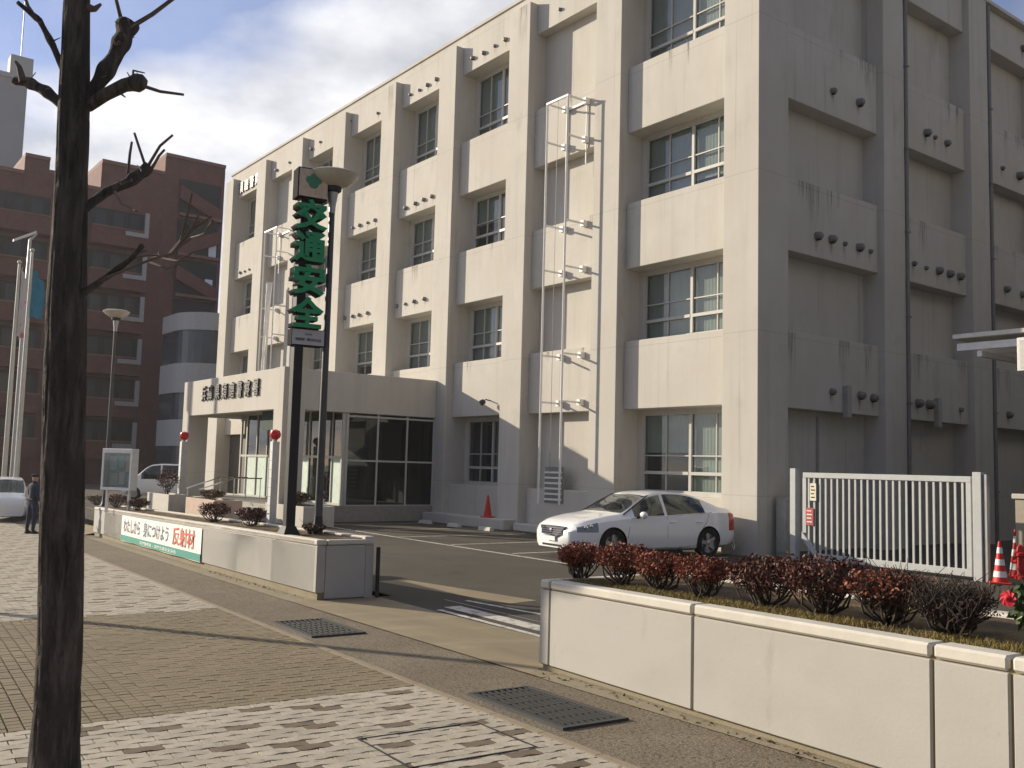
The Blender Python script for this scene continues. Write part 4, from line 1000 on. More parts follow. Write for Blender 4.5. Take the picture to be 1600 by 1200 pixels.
# ================================================================== car-park furniture
for i, (px, py, w) in enumerate(((650, 808, 0), (690, 815, 0), (735, 821, 0), (775, 827, 0))):
    p = at(px, py, 2, LOT); yy = 17.25+.02*i
    x = (-28.75, -26.75, -25.05, -23.35)[i]
    t = lthing('wheel_stop', (x, 16.95, LOT), 0, ['white concrete wheel stop farthest left by the porch screen', 'second white wheel stop from the porch screen', 'second white wheel stop from the white car', 'white concrete wheel stop nearest the white car'][i], 'wheel stop', 'wheel stops along the station wall')
    b = MB(); b.hexa([(-.31, -.09, 0), (.31, -.09, 0), (.31, .09, 0), (-.31, .09, 0)], [(-.29, -.05, .11), (.29, -.05, .11), (.29, .055, .11), (-.29, .055, .11)]); b.build('block', mat('stop_concrete', (.52, .50, .45), .85, bump=.3), t, .008)
    for s in (-.2, .2): b = MB(); b.lathe([(.022, .11), (.02, .118), (0, .12)], (s, 0, 0), 10); b.build('bolt', GREYM, t)

def cone(loc, h, label, stripes=True, col_=RED, base=True, s=1.0):
    t = lthing('traffic_cone', loc, rnd.uniform(0, 1), label, 'traffic cone', 'traffic cones')
    def rr(z): return (.135*(1-z/h)+.025*(z/h))*s
    zz = [0.03, .16*h, .30*h, .44*h, .58*h, .72*h, .86*h, h]
    for i in range(len(zz)-1):
        b = MB(); b.lathe([(rr(zz[i]), zz[i]), (rr(zz[i+1]), zz[i+1])]+([(0, h)] if i == 6 else []), (0, 0, 0), 18)
        m_ = (WHITE if i in (1, 3, 5) else col_) if stripes else col_
        b.build('band' if stripes else 'body', m_, t, smooth='auto')
    b = MB(); q = .19*s; b.box(-q, q, -q, q, 0, .035); b.build('base', col_, t, .01)
    return t
cpos = at(766, 803, 1, 17.9); cone((cpos.x, 17.8, -.02), .70, 'plain red traffic cone against the station wall', False)
REDC = mat('cone_red', (.55, .03, .025), .5)
c1 = at(1563, 912, 2, LOT); cone((c1.x, c1.y, LOT), .78, 'red and white striped traffic cone right beside the gate post', True, REDC)
c2 = at(1588, 902, 2, LOT); cone((c2.x, c2.y, LOT), .95, 'taller dark red striped cone behind the one at the gate', True, mat('cone_dark', (.36, .02, .025), .5))
t = lthing('hydrant', (c2.x+.22, c2.y-.25, LOT), 0, 'stubby red hydrant post at the right edge behind the cones', 'hydrant')
b = MB(); b.lathe([(.13, 0), (.13, .05), (.09, .08), (.085, .42), (.14, .45), (.14, .50), (.10, .53), (.09, .62), (.05, .68), (0, .7)], (0, 0, 0), 18); b.build('body', RED, t, smooth='auto')
b = MB(); b.tube([(.08, 0, .33), (.17, 0, .33)], .045, 10); b.tube([(-.08, 0, .33), (-.17, 0, .33)], .045, 10); b.build('outlet', RED, t)

# ---- sliding gate beside the station corner
GY = 18.15
gt = wthing('sliding_gate', (-11.085, GY, LOT), 'white steel sliding gate with vertical bars beside the station corner', 'gate')
GP = mat('gate_paint', (.47, .48, .47), .45, var=.07)
for (x, w, zt) in ((-13.204, .075, 1.72), (-9.045, .085, 1.72)):
    b = MB(); b.box(x-w, x+w, GY-.08, GY+.08, LOT, zt); b.build('gate_post', GP, gt, .008)
b = MB(); b.box(-8.927, -8.868, GY-.05, GY+.05, LOT, 1.68); b.build('gate_post', GALV, gt, .005)
zl, zr_ = 1.64, 1.60
b = MB(); b.box(-12.969, -9.182, GY-.035, GY+.035, 1.52, 1.635); b.build('top_rail', GP, gt, .006)
b = MB(); b.box(-12.655, -9.182, GY-.035, GY+.035, -.27, -.13); b.build('bottom_rail', GP, gt, .006)
b = MB(); b.hexa([(-12.998, GY-.035, .18), (-12.616, GY-.035, -.27), (-12.616, GY+.035, -.27), (-12.998, GY+.035, .18)], [(-12.998, GY-.035, .33), (-12.616, GY-.035, -.13), (-12.616, GY+.035, -.13), (-12.998, GY+.035, .33)]); b.build('brace', GP, gt)
for x in (-12.939, -9.241): b = MB(); b.box(x-.04, x+.06, GY-.033, GY+.033, -.13 if x > -10 else .3, 1.52); b.build('stile', GP, gt, .006)
nb = 27
bar = MB(); bar.box(-.021, .021, -.014, .014, 0, 1); bme = bar.mesh('bar'); bme.materials.append(GP)
for i in range(nb):
    x = -12.831+(-9.319+13.08)*i/(nb-1)
    z0 = -.13 if x > -12.616 else .33-(x+13.25)/.39*.46
    o = bpy.data.objects.new('bar', bme); col.objects.link(o); o.parent = gt; o.location = Vector((x, GY, z0))-Vector(gt.location); o.scale = (1, 1, 1.525-z0)
# notice plates tied to the gate
for (x0, x1, z0, z1, m_, lb) in ((-12.773, -12.616, 1.02, 1.40, mat('plate_cream', (.72, .66, .50), .6), 'upper cream notice plate tied to the left end of the gate'), (-12.881, -12.684, .48, .86, mat('plate_red', (.42, .09, .08), .6, var=.3, scale=20), 'lower red and white notice plate tied to the left end of the gate')):
    t = wthing('notice_plate', ((x0+x1)/2, GY-.05, z0), lb, 'sign', 'notice plates on the gate')
    b = MB(); b.box(x0, x1, GY-.05, GY-.036, z0, z1); b.build('plate', m_, t)
    b = MB()
    for k in range(4): b.box(x0+.03, x1-.03-.02*(k % 2), GY-.053, GY-.0505, z0+.06+k*.08, z0+.085+k*.08)
    b.build('print', BLACK if 'cream' in lb else WHITE, t)
    b = MB(); b.tube([((x0+x1)/2, GY-.04, z1), ((x0+x1)/2, GY-.04, z1+.06)], .006, 5); b.build('tie', GALV, t)
# dark meter cabinet between gate post and station
cb = wthing('meter_cabinet', (-13.82, 18.62, LOT), 'narrow grey cabinet between the station corner and the gate', 'cabinet')
b = MB(); b.box(-13.98, -13.64, 18.5, 18.8, LOT, 1.05); b.build('case', mat('cabinet_grey', (.30, .30, .26), .6), cb, .01)
b = MB(); b.box(-13.95, -13.67, 18.48, 18.498, LOT+.12, 1.0); b.build('door', mat('cabinet_door', (.33, .33, .29), .6), cb, .004)
b = MB(); b.box(-13.72, -13.69, 18.46, 18.479, .4, .52); b.build('handle', GALV, cb)
# low walls right of the gate
w1 = wthing('boundary_wall', (-8.6, 19.6, LOT), 'low tan rendered wall behind the traffic cones', 'wall')
b = MB(); b.box(-8.95, -2.0, 19.4, 19.6, LOT, 1.22); b.build('wall_body', mat('render_tan', (.36, .32, .25), .9, bump=.2), w1, .01)
b = MB(); b.box(-9.0, -1.95, 19.36, 19.64, 1.22, 1.32); b.build('coping', CAPM, w1, .01)
t = wthing('wall_notice', (-7.9, 19.38, .6), 'small pale notice on the tan wall behind the cones', 'sign')
b = MB(); b.box(-8.28, -7.9, 19.375, 19.395, .62, .95); b.build('plate', WHITE, t)
me = fit_mesh(text_mesh('駐車禁止', 1, 0, .01), .30, .10); place_mesh(me, basis((-8.09, 19.373, .80), (1, 0, 0), (0, 0, 1), (0, -1, 0))); put('lettering', me, BLACK, t)
# ---- carport roof reaching in from the right
cp0 = at(1488, 523, 1, 20.5)
cpz = cp0.z
cpn = wthing('carport', (cp0.x+2.5, 21, LOT), 'white flat-roofed carport reaching in from the right edge', 'carport')
b = MB(); x0 = cp0.x; b.hexa([(x0, 20.5, cpz-.10), (x0+6.5, 20.5, cpz-.10), (x0+6.5, 25.5, cpz-.28), (x0, 25.5, cpz-.28)], [(x0, 20.5, cpz), (x0+6.5, 20.5, cpz), (x0+6.5, 25.5, cpz-.18), (x0, 25.5, cpz-.18)]); b.build('roof', mat('carport_white', (.66, .62, .56), .6), cpn, .01)
for i in range(6):
    b = MB(); yy = 20.6+i*.95; b.box(x0+.05, x0+6.4, yy, yy+.08, cpz-.36, cpz-.2); b.build('rafter', STEELW, cpn)
for xx in (x0+.5, x0+5.5):
    b = MB(); b.box(xx, xx+.1, 20.6, 25.4, cpz-.52, cpz-.40); b.build('beam', STEELW, cpn)
for yy in (20.9, 25.2):
    b = MB(); b.box(x0+5.5, x0+5.62, yy, yy+.12, LOT, cpz-.5); b.build('carport_post', STEELW, cpn)
sb = at(1590, 555, 1, 20.3)
t = wthing('hanging_sign', (sb.x+.3, 20.3, sb.z), 'white framed board hanging under the carport at the right edge', 'sign')
b = MB(); b.box(sb.x-.0, sb.x+.9, 20.27, 20.35, at(1590, 580, 1, 20.3).z, at(1590, 528, 1, 20.3).z); b.build('frame', STEELW, t, .01)
b = MB(); b.box(sb.x+.06, sb.x+.84, 20.262, 20.269, at(1590, 576, 1, 20.3).z, at(1590, 532, 1, 20.3).z); b.build('board', mat('board_pale', (.55, .54, .50), .6), t)
# ================================================================== entrance things, board, flags, person
def xz(px, py, y): p = at(px, py, 1, y); return p.x, p.z
# red station lamps on white posts in front of the porch
for (px, lb) in ((283, 'red globe lamp on a white post left of the porch'), (426, 'red globe lamp on a white post right of the porch entrance')):
    x, z = xz(px, 768, 11.9)
    t = lthing('entrance_lamp', (x, 11.9, LOT), 0, lb, 'lamp', 'red entrance lamps')
    ztop = xz(px, 690, 11.9)[1]-LOT
    b = MB(); b.box(-.11, .11, -.11, .11, 0, ztop); b.build('post', mat('lamp_post_white', (.58, .57, .54), .6), t, .01)
    for k in range(8): b = MB(); b.box(-.113, .113, -.116, -.109, .3+k*.27, .31+k*.27); b.build('tile_joint', GREYM, t)
    b = MB(); b.lathe([(.05, ztop), (.07, ztop+.06)], (0, 0, 0), 12); b.build('socket', GALV, t)
    b = MB(); b.lathe([(.06, ztop+.05), (.15, ztop+.13), (.17, ztop+.22), (.13, ztop+.33), (0, ztop+.38)], (0, 0, 0), 16); b.build('globe', mat('lamp_red', (.62, .015, .02), .25), t, smooth='auto')
# white planter boxes at the entrance
def pbox(x0, x1, y0, y1, h, label, m_):
    t = wthing('planter_box', ((x0+x1)/2, (y0+y1)/2, LOT), label, 'planter', 'planter boxes at the entrance')
    for (a, b_, c, d) in ((x0, x1, y0, y0+.1), (x0, x1, y1-.1, y1), (x0, x0+.1, y0+.1, y1-.1), (x1-.1, x1, y0+.1, y1-.1)):
        q = MB(); q.box(a, b_, c, d, LOT, LOT+h); q.build('side', m_, t, .006)
    q = MB(); q.box(x0+.1, x1-.1, y0+.1, y1-.1, LOT, LOT+h-.06); q.build('soil', MATS['planter_soil'], t)
    return t
pbox(-36.9, -34.4, 11.0, 11.7, .62, 'white planter box with a dark red bush left of the entrance', CAPM)
pbox(-31.4, -28.8, 10.6, 11.5, .66, 'pinkish planter box at the right of the entrance steps', mat('pink_render', (.52, .40, .32), .9))
pbox(-28.7, -25.9, 12.2, 13.2, .60, 'grey concrete planter box at the corner of the porch', CONC)
# handrails
for i, x in enumerate((-33.2, -31.9)):
    t = wthing('handrail', (x, 12.0, .1), ['silver handrail on the left of the entrance steps', 'silver handrail in the middle of the entrance steps'][i], 'handrail', 'handrails at the entrance')
    b = MB(); b.tube([(x, 11.2, .55), (x, 12.4, .95), (x, 13.4, .95)], .022, 8); b.build('rail', CHROME, t)
    for y, z0, z1 in ((11.25, -.2, .56), (12.4, .15, .95), (13.35, .15, .95)): b = MB(); b.tube([(x, y, z0), (x, y, z1)], .018, 8); b.build('post', CHROME, t)
# notice board in the banner planter
bx, by = -26.9, 7.25
bz = st(*uv_of(bx, by), PLh-.07).z
nb_ = lthing('notice_board', (bx, by, bz), R(-62+90), 'white framed glass notice board on two legs behind the planter', 'notice board')
hz = 1.18
for s in (-.40, .40): b = MB(); b.box(s-.03, s+.03, -.03, .03, 0, .62); b.build('leg', STEELW, nb_)
b = MB()
for (a, b2, c, d) in ((-.55, .55, .60, .68), (-.55, .55, 1.60, 1.72), (-.55, -.47, .68, 1.60), (.47, .55, .68, 1.60)): b.box(a, b2, -.12, .12, c, d)
b.build('frame', STEELW, nb_, .01)
b = MB(); b.box(-.47, .47, .05, .10, .68, 1.60); b.build('back_board', mat('board_blue', (.34, .43, .44), .7, var=.2, scale=8), nb_)
for i, (x0, z0, w, h, c) in enumerate(((-.42, 1.15, .26, .36, (.55, .60, .58)), (-.10, 1.2, .22, .32, (.40, .52, .58)), (.17, 1.1, .25, .42, (.62, .58, .40)), (-.40, .74, .30, .32, (.50, .55, .50)), (-.05, .76, .20, .34, (.62, .62, .58)), (.2, .74, .22, .28, (.35, .48, .50)))):
    b = MB(); b.box(x0, x0+w, .042, .048, z0, z0+h); b.build('poster', mat('poster%d' % i, c, .7, var=.25, scale=25), nb_)
b = MB(); b.quad((-.47, -.10, .68), (.47, -.10, .68), (.47, -.10, 1.60), (-.47, -.10, 1.60)); b.build('glass_front', GLASS, nb_)

# flag poles in the far planter
def flagpole(px0, py0, px1, py1, label, flag=None, dep=None):
    base = at(px0, py0, 1, 7.6 if dep is None else dep)
    z0 = st(*uv_of(base.x, base.y), .0).z
    d = ray(px1, py1); tt = math.hypot(base.x, base.y)/math.hypot(d.x, d.y); ztop = (CAM+d*tt).z
    t = lthing('flagpole', (base.x, base.y, z0), 0, label, 'flagpole', 'flagpoles at the left edge')
    H = ztop-z0
    b = MB(); b.tube([(0, 0, 0), (0, 0, H*.5), (0, 0, H)], [.11, .095, .055], 12); b.build('pole', mat('pole_alu', (.50, .49, .44), .45, metal=.3), t, smooth='auto')
    b = MB(); b.lathe([(.0, H-.02), (.09, H+.05), (.09, H+.11), (0, H+.18)], (0, 0, 0), 12); b.build('finial', GALV, t, smooth='auto')
    b = MB(); b.tube([(.13, -.02, .9), (.12, -.02, H*.6), (.07, 0, H-.05)], .008, 5); b.build('halyard', STEELW, t)
    return t, base, ztop
def flag(base, z1, z0, w, m_, label, seed, spots=None):
    b = MB(); rn = random.Random(seed); nx_, nz_ = 16, 18; vs2 = []
    dx, dy = rt.x, rt.y
    for j in range(nz_+1):
        for i in range(nx_+1):
            a = i/nx_; k = j/nz_
            ww = w*(.35+.65*math.sin(min(1, .25+k*.9)*PI*.62))
            fold = .10*math.sin(a*13+k*2.2+seed)*(.3+.7*a)
            off = .10+a*ww*.8
            vs2.append((base.x+dx*off+fold*.6, base.y+dy*off+fold*.8, z1-(z1-z0)*k-a*.55*(1-k)+.05*math.sin(a*7)))
    b.add(vs2, [(j*(nx_+1)+i, j*(nx_+1)+i+1, (j+1)*(nx_+1)+i+1, (j+1)*(nx_+1)+i) for j in range(nz_) for i in range(nx_)])
    o = b.build('flag', m_, None, smooth='full'); tag(o, label, 'flag', 'limp flags on the poles'); return o
f1, b1, z1 = flagpole(4, 775, 28, 412, 'leftmost flagpole with a pale limp flag')
f2, b2, z2 = flagpole(22, 790, 50, 394, 'flagpole with a teal flag, nearest the tree trunk')
fr_ = mat_layers('flag_white_red', (.60, .54, .48), [((.55, .12, .10), (1.6, 1.6, 1.2), .56, .62, .9)], rough=.8)
flag(b1, at(26, 420, 1, b1.y).z, at(26, 525, 1, b1.y).z, .35, fr_, 'pale flag with a red mark hanging limp on the leftmost pole', 1)
flag(b2, at(55, 415, 1, b2.y).z, at(55, 490, 1, b2.y).z, .75, mat('flag_teal', (.02, .19, .27), .75, var=.25, scale=4), 'teal blue flag hanging limp beside the tree trunk', 3)
# tall road lamp far behind the flagpoles
rb_ = at(22, 700, 0, -55)
rl = lthing('road_lamp', (rb_.x, rb_.y, zs(rb_.x)), 0, 'tall slim road lamp with slanted head behind the flagpoles', 'street lamp')
dz_ = at(40, 362, 0, -55).z-zs(rb_.x)
b = MB(); b.tube([(0, 0, 0), (0, 0, dz_*.6), (0, .05, dz_-.4), (0, .35, dz_)], [.13, .10, .08, .06], 10); b.build('pole', GALV, rl, smooth='auto')
b = MB(); b.hexa([(-.15, .3, dz_-.03), (.15, .3, dz_-.03), (.12, -.75, dz_-.62), (-.12, -.75, dz_-.62)], [(-.15, .3, dz_+.12), (.15, .3, dz_+.12), (.12, -.75, dz_-.5), (-.12, -.75, dz_-.5)]); b.build('lamp_head', STEELW, rl)

# ---- person in dark blue standing by the far planter
PP0 = None
for k in range(200):
    q = CAM+ray(48, 834)*(20+k*.1)
    if q.z <= zs(q.x): PP0 = q; break
ps = lthing('person', (PP0.x, PP0.y, zs(PP0.x)), R(20), 'person in dark blue uniform and cap standing half behind the tree trunk', 'person')
def skin(name, verts, edges, radii, m_, parent, root_i=0, sub=2):
    me = bpy.data.meshes.new(name); me.from_pydata(verts, edges, [])
    o = bpy.data.objects.new(name, me); col.objects.link(o)
    md = o.modifiers.new('skin', 'SKIN'); md.use_smooth_shade = True
    sl_ = me.skin_vertices[0].data
    for i, r_ in enumerate(radii): sl_[i].radius = r_ if isinstance(r_, tuple) else (r_, r_); sl_[i].use_root = (i == root_i)
    ms = o.modifiers.new('sub', 'SUBSURF'); ms.levels = sub; ms.render_levels = sub
    dg = bpy.context.evaluated_depsgraph_get(); dg.update()
    out = bpy.data.meshes.new_from_object(o.evaluated_get(dg)); bpy.data.objects.remove(o)
    for p in out.polygons: p.use_smooth = True
    out.materials.clear(); out.materials.append(m_); return put(name, out, None, parent)
NAVY = mat('uniform_navy', (.018, .026, .055), .85, var=.2, scale=12)
SKINM = mat('skin', (.42, .25, .18), .6, var=.05)
hgt = 1.76; k = hgt/1.76
V_ = [(0, 0, .96), (0, 0, 1.12), (0, .01, 1.30), (0, .0, 1.44), (0, 0, 1.50), (0, .02, 1.57),            # pelvis..neck..head base 0-5
      (0, .03, 1.66), (0, .02, 1.73),
      (.10, 0, .90), (.12, .02, .50), (.12, -.02, .09), (.13, .10, .035),                                  # left leg 8-11
      (-.10, 0, .90), (-.13, -.02, .50), (-.15, -.05, .09), (-.16, .07, .035),                              # right leg 12-15
      (.19, 0, 1.42), (.25, -.03, 1.15), (.22, .12, .93),                                                   # left arm 16-18
      (-.19, 0, 1.42), (-.26, .02, 1.16), (-.16, .20, 1.12)]                                                # right arm 19-21
E_ = [(0,1),(1,2),(2,3),(3,4),(4,5),(5,6),(6,7),(0,8),(8,9),(9,10),(10,11),(0,12),(12,13),(13,14),(14,15),(3,16),(16,17),(17,18),(3,19),(19,20),(20,21)]
Rr = [(.155,.115),(.15,.11),(.175,.12),(.12,.09),(.06,.06),(.06,.065),(.078,.095),(.05,.06),(.095,.10),(.068,.07),(.052,.055),(.045,.04),(.095,.10),(.068,.07),(.052,.055),(.045,.04),(.068,.07),(.05,.05),(.042,.042),(.068,.07),(.05,.05),(.042,.042)]
skin('body', V_, E_, Rr, NAVY, ps)
b = MB(); b.lathe([(0, -.115), (.055, -.10), (.076, -.04), (.08, .03), (.07, .085), (0, .115)], (0, .028, 1.645), 16, Matrix.Diagonal((.95, 1.12, 1)).to_3x3()); hd = b.build('head', SKINM, ps, smooth='full')
b = MB(); b.lathe([(.086, .045), (.092, .075), (.098, .11), (.06, .135), (0, .14)], (0, .02, 1.645), 18, Matrix.Diagonal((.98, 1.12, 1)).to_3x3()); b.box(-.06, .06, .11, .18, 1.685, 1.695); b.build('cap', mat('cap_navy', (.012, .016, .03), .8), ps, smooth='auto')
b = MB(); b.hexa([(-.012, .125, 1.62), (.012, .125, 1.62), (.016, .11, 1.615), (-.016, .11, 1.615)][::1], [(-.006, .125, 1.665), (.006, .125, 1.665), (.006, .10, 1.665), (-.006, .10, 1.665)]); b.build('nose', SKINM, hd)
for s in (-1, 1):
    b = MB(); b.lathe([(0, -.012), (.012, 0), (0, .012)], (s*.03, .112, 1.66), 8); b.build('eye', BLACK, hd)
    b = MB(); b.lathe([(0, -.03), (.018, 0), (0, .03)], (s*.082, .03, 1.645), 8); b.build('ear', SKINM, hd)
b = MB(); b.box(-.025, .025, .112, .118, 1.585, 1.593); b.build('mouth', mat('lips', (.25, .09, .08), .6), hd)
def hand(w, dirv, side):
    w = Vector(w); dirv = Vector(dirv).normalized(); a = dirv.cross(Vector((0, 0, 1))).normalized() if abs(dirv.z) < .9 else Vector((0, 1, 0)); c = dirv.cross(a)
    vs2 = [w, w+dirv*.08]; es = [(0, 1)]; rr_ = [(.028, .02), (.036, .018)]
    for i, L in enumerate((.07, .08, .076, .06)):
        off = a*(.026*(i-1.5)/1.5)
        n0 = len(vs2); vs2 += [w+dirv*.09+off, w+dirv*(.09+L*.55)+off+c*.008, w+dirv*(.09+L)+off*.9+c*.028]; es += [(1, n0), (n0, n0+1), (n0+1, n0+2)]; rr_ += [.0095, .009, .007]
    n0 = len(vs2); vs2 += [w+dirv*.035+a*.035*side, w+dirv*.075+a*.055*side+c*.015]; es += [(0, n0), (n0, n0+1)]; rr_ += [.011, .009]
    skin('hand', vs2, es, rr_, SKINM, ps, 0, 1)
hand((.22, .125, .92), (-.02, .12, -1), -1); hand((-.155, .205, 1.12), (.9, .4, .1), 1)
for (x, y) in ((.13, .06), (-.16, .03)):
    b = MB(); b.hexa([(x-.05, y-.12, 0), (x+.05, y-.12, 0), (x+.048, y+.16, 0), (x-.048, y+.16, 0)], [(x-.04, y-.11, .09), (x+.04, y-.11, .09), (x+.035, y+.13, .05), (x-.035, y+.13, .05)]); b.build('shoe', BLACK, ps, .012)
b = MB(); b.box(-.16, .16, -.125, .125, 1.0, 1.04); b.build('belt', BLACK, ps, .01)
b = MB(); b.box(-.20, .20, .095, .118, 1.12, 1.40); b.build('reflective_vest', mat('vest_blue', (.25, .33, .45), .6), ps, .02)
# ================================================================== street tree (pollarded, bare)
BARK = mat_layers('bark', (.055, .047, .042), [((.13, .11, .098), (16, 16, 3), .45, .65, .8), ((.018, .015, .014), (30, 30, 4), .5, .68, .85)], rough=.95, bump=1.0, bscale=35)
TWIG = mat('twig_bark', (.12, .095, .078), .9, var=.25, scale=20)
tb_ = None
for k in range(300):
    q = CAM+ray(84, 1222)*(3+k*.02)
    if q.z <= zs(q.x): tb_ = q; break
TD = (tb_-CAM).dot(fw)
tree = wthing('street_tree', (tb_.x, tb_.y, zs(tb_.x)), 'dark bare pollarded street tree in the left foreground', 'tree')
def tp(px, py, dd=0.0): return CAM+ray(px, py)*(TD+dd)
cl = [(84, 1222, 78), (85, 1190, 72), (90, 1100, 66), (94, 1000, 64), (96, 850, 63), (99, 700, 61), (101, 600, 60), (104, 480, 57), (108, 380, 51), (112, 280, 46), (114, 200, 45), (116, 150, 44), (118, 80, 40), (120, 0, 38), (122, -140, 34), (124, -300, 28), (125, -420, 20)]
path = []; rad = []
for (a, b, w) in zip(cl, cl[1:], range(99)):
    n = max(2, int(abs(a[1]-b[1])/6))
    for i in range(n):
        t = i/n; path.append(tp(a[0]+(b[0]-a[0])*t, a[1]+(b[1]-a[1])*t)); rad.append((a[2]+(b[2]-a[2])*t)/2*TD/FOCAL)
path.append(tp(*cl[-1][:2])); rad.append(cl[-1][2]/2*TD/FOCAL)
def bark_tube(path, rad, n=30, amp=.10, seed=0, ridge=False):
    b = MB(); rings = []; ref = Vector((1, 0, 0)); vs2 = []
    for i, p in enumerate(path):
        d = (path[min(i+1, len(path)-1)]-path[max(i-1, 0)]).normalized(); a = (ref-d*ref.dot(d)).normalized(); c = d.cross(a)
        for k in range(n):
            an = 2*PI*k/n; dv_ = a*math.cos(an)+c*math.sin(an)
            nz = noise.noise(Vector((math.cos(an)*2.6, math.sin(an)*2.6, p.z*1.5+seed)))*.6+noise.noise(Vector((math.cos(an)*7, math.sin(an)*7, p.z*4.0+seed)))*.55
            if ridge:
                q_ = Vector((math.cos(an)*4.5, math.sin(an)*4.5, p.z*1.1)); w_ = noise.noise(q_*.6)*.8
                f1 = abs(noise.noise(q_+Vector((w_, w_, 0)))); f2 = abs(noise.noise(Vector((math.cos(an)*11, math.sin(an)*11, p.z*3.2))))
                nz = nz*.7 - 1.5*max(0, .16-f1)/.16*.75 - max(0, .12-f2)/.12*.55+.4
            vs2.append(p+dv_*rad[i]*(1+amp*nz))
    L = len(path)
    b.add(vs2, [(i*n+k, i*n+(k+1) % n, (i+1)*n+(k+1) % n, (i+1)*n+k) for i in range(L-1) for k in range(n)]+[tuple((L-1)*n+k for k in range(n))])
    return b
bark_tube(path, rad, 84, .075, ridge=True).build('trunk', BARK, tree, smooth='full')
def limb(pts, w0, w1, nm='limb', m_=BARK, knob=None, dd=(0, 0), amp=.22, n=12, seed=0, parent=None):
    P = []; Q = []
    m2 = len(pts)
    for j in range(m2-1):
        for i in range(8):
            t = (j+i/8)/(m2-1); a, b = pts[j], pts[j+1]; s = i/8
            P.append(tp(a[0]+(b[0]-a[0])*s, a[1]+(b[1]-a[1])*s, dd[0]+(dd[1]-dd[0])*t)); Q.append((w0+(w1-w0)*t)/2*TD/FOCAL)
    P.append(tp(*pts[-1], dd[1])); Q.append(w1/2*TD/FOCAL)
    if knob:
        for i in range(len(Q)):
            t = i/(len(Q)-1)
            for (kt, kw) in knob: Q[i] *= 1+kw*math.exp(-((t-kt)/.08)**2)
    return bark_tube(P, Q, n, amp, seed).build(nm, m_, parent or tree, smooth='full')
L1 = limb([(136, 158), (158, 125), (180, 90), (192, 62), (200, 36)], 20, 25, knob=[(.35, .35), (.7, .3), (.95, .45)], dd=(0, .1), amp=.35, seed=3)
limb([(205, 42), (238, 22), (275, -6)], 8, 6, 'twig', TWIG, dd=(.1, .15), parent=L1); limb([(192, 42), (186, 18), (178, -14)], 7, 5, 'twig', TWIG, dd=(.1, .1), parent=L1)
limb([(190, 50), (186, 38), (180, 34)], 5, 2, 'twig', TWIG, parent=L1); limb([(188, 66), (181, 70), (178, 62)], 6, 2, 'twig', TWIG, parent=L1)
L2 = limb([(138, 166), (165, 148), (195, 133), (222, 128)], 19, 22, knob=[(.9, .3)], dd=(0, -.15), amp=.3, seed=5)
limb([(222, 134), (250, 143), (287, 148)], 6, 4, 'twig', TWIG, parent=L2); limb([(208, 122), (208, 110), (226, 114)], 4, 2, 'twig', TWIG, parent=L2); limb([(188, 146), (196, 152)], 4, 2, 'twig', TWIG, parent=L2)
L3 = limb([(98, 165), (70, 142), (42, 128), (22, 126)], 17, 13, knob=[(.3, .3), (.6, .35)], dd=(0, .1), amp=.35, seed=7)
limb([(36, 128), (30, 105), (24, 96)], 12, 5, 'twig', TWIG, parent=L3)
L4 = limb([(100, 112), (82, 70), (62, 32), (28, 4)], 11, 7, knob=[(.4, .3), (.72, .35)], amp=.25, seed=9)
limb([(56, 28), (44, 10), (34, -18)], 6, 4, 'twig', TWIG, parent=L4)
limb([(138, 12), (148, 14), (158, 6)], 14, 4, 'twig', TWIG, parent=tree)
L5 = limb([(124, 462), (168, 432), (205, 404), (222, 384)], 11, 6, knob=[(.5, .2), (.97, .3)], dd=(0, -.2), amp=.2, seed=11)
limb([(168, 433), (230, 408), (268, 396), (298, 372)], 4, 3, 'twig', TWIG, dd=(-.1, -.3), parent=L5)
limb([(268, 396), (300, 360), (330, 338)], 5, 3, 'twig', TWIG, dd=(-.2, -.4), parent=L5)
limb([(280, 385), (292, 340), (300, 302)], 4, 2.5, 'twig', TWIG, dd=(-.2, -.4), parent=L5); limb([(300, 362), (310, 336)], 4, 2.5, 'twig', TWIG, dd=(-.3, -.4), parent=L5)
L6 = limb([(128, 330), (165, 300), (200, 285), (232, 262)], 14, 15, knob=[(.75, .4), (.95, .4)], dd=(0, .3), amp=.4, seed=13)
for tgt in ([(228, 262), (218, 232), (210, 208)], [(232, 258), (250, 228), (270, 211)], [(238, 262), (248, 244), (257, 234)], [(200, 270), (203, 240), (206, 222)]): limb(tgt, 5, 4, 'twig', TWIG, dd=(.3, .35), parent=L6)

rt_ = random.Random(3)
for tg in ([(205, 404), (236, 398), (262, 402)], [(250, 402), (276, 408), (300, 396)], [(262, 400), (285, 372), (294, 352)], [(298, 372), (318, 366), (332, 344)], [(230, 408), (262, 420), (288, 410)], [(180, 300), (190, 318), (214, 330)]): limb(tg, 4, 2.5, 'twig', TWIG, dd=(-.1, -.35), parent=L5)
for (par, pts) in ((L1, (160, 120)), (L1, (178, 92)), (L1, (196, 60)), (L1, (204, 44)), (L2, (180, 142)), (L2, (205, 128)), (L2, (216, 124)), (L3, (66, 140)), (L3, (44, 126)), (L4, (80, 66)), (L4, (64, 36)), (L6, (190, 288)), (L6, (222, 268)), (L6, (206, 280)), (L5, (205, 404)), (L5, (250, 402))):
    for q in range(2):
        a_ = rt_.uniform(0, 2*PI); ln = rt_.uniform(6, 16); ex, ey = pts[0]+math.cos(a_)*ln, pts[1]+math.sin(a_)*ln*.8-4
        limb([pts, ((pts[0]+ex)/2+rt_.uniform(-2, 2), (pts[1]+ey)/2), (ex, ey)], 3.5, 1.4, 'twig', TWIG, dd=(rt_.uniform(-.05, .1), rt_.uniform(-.1, .1)), n=5, parent=par)
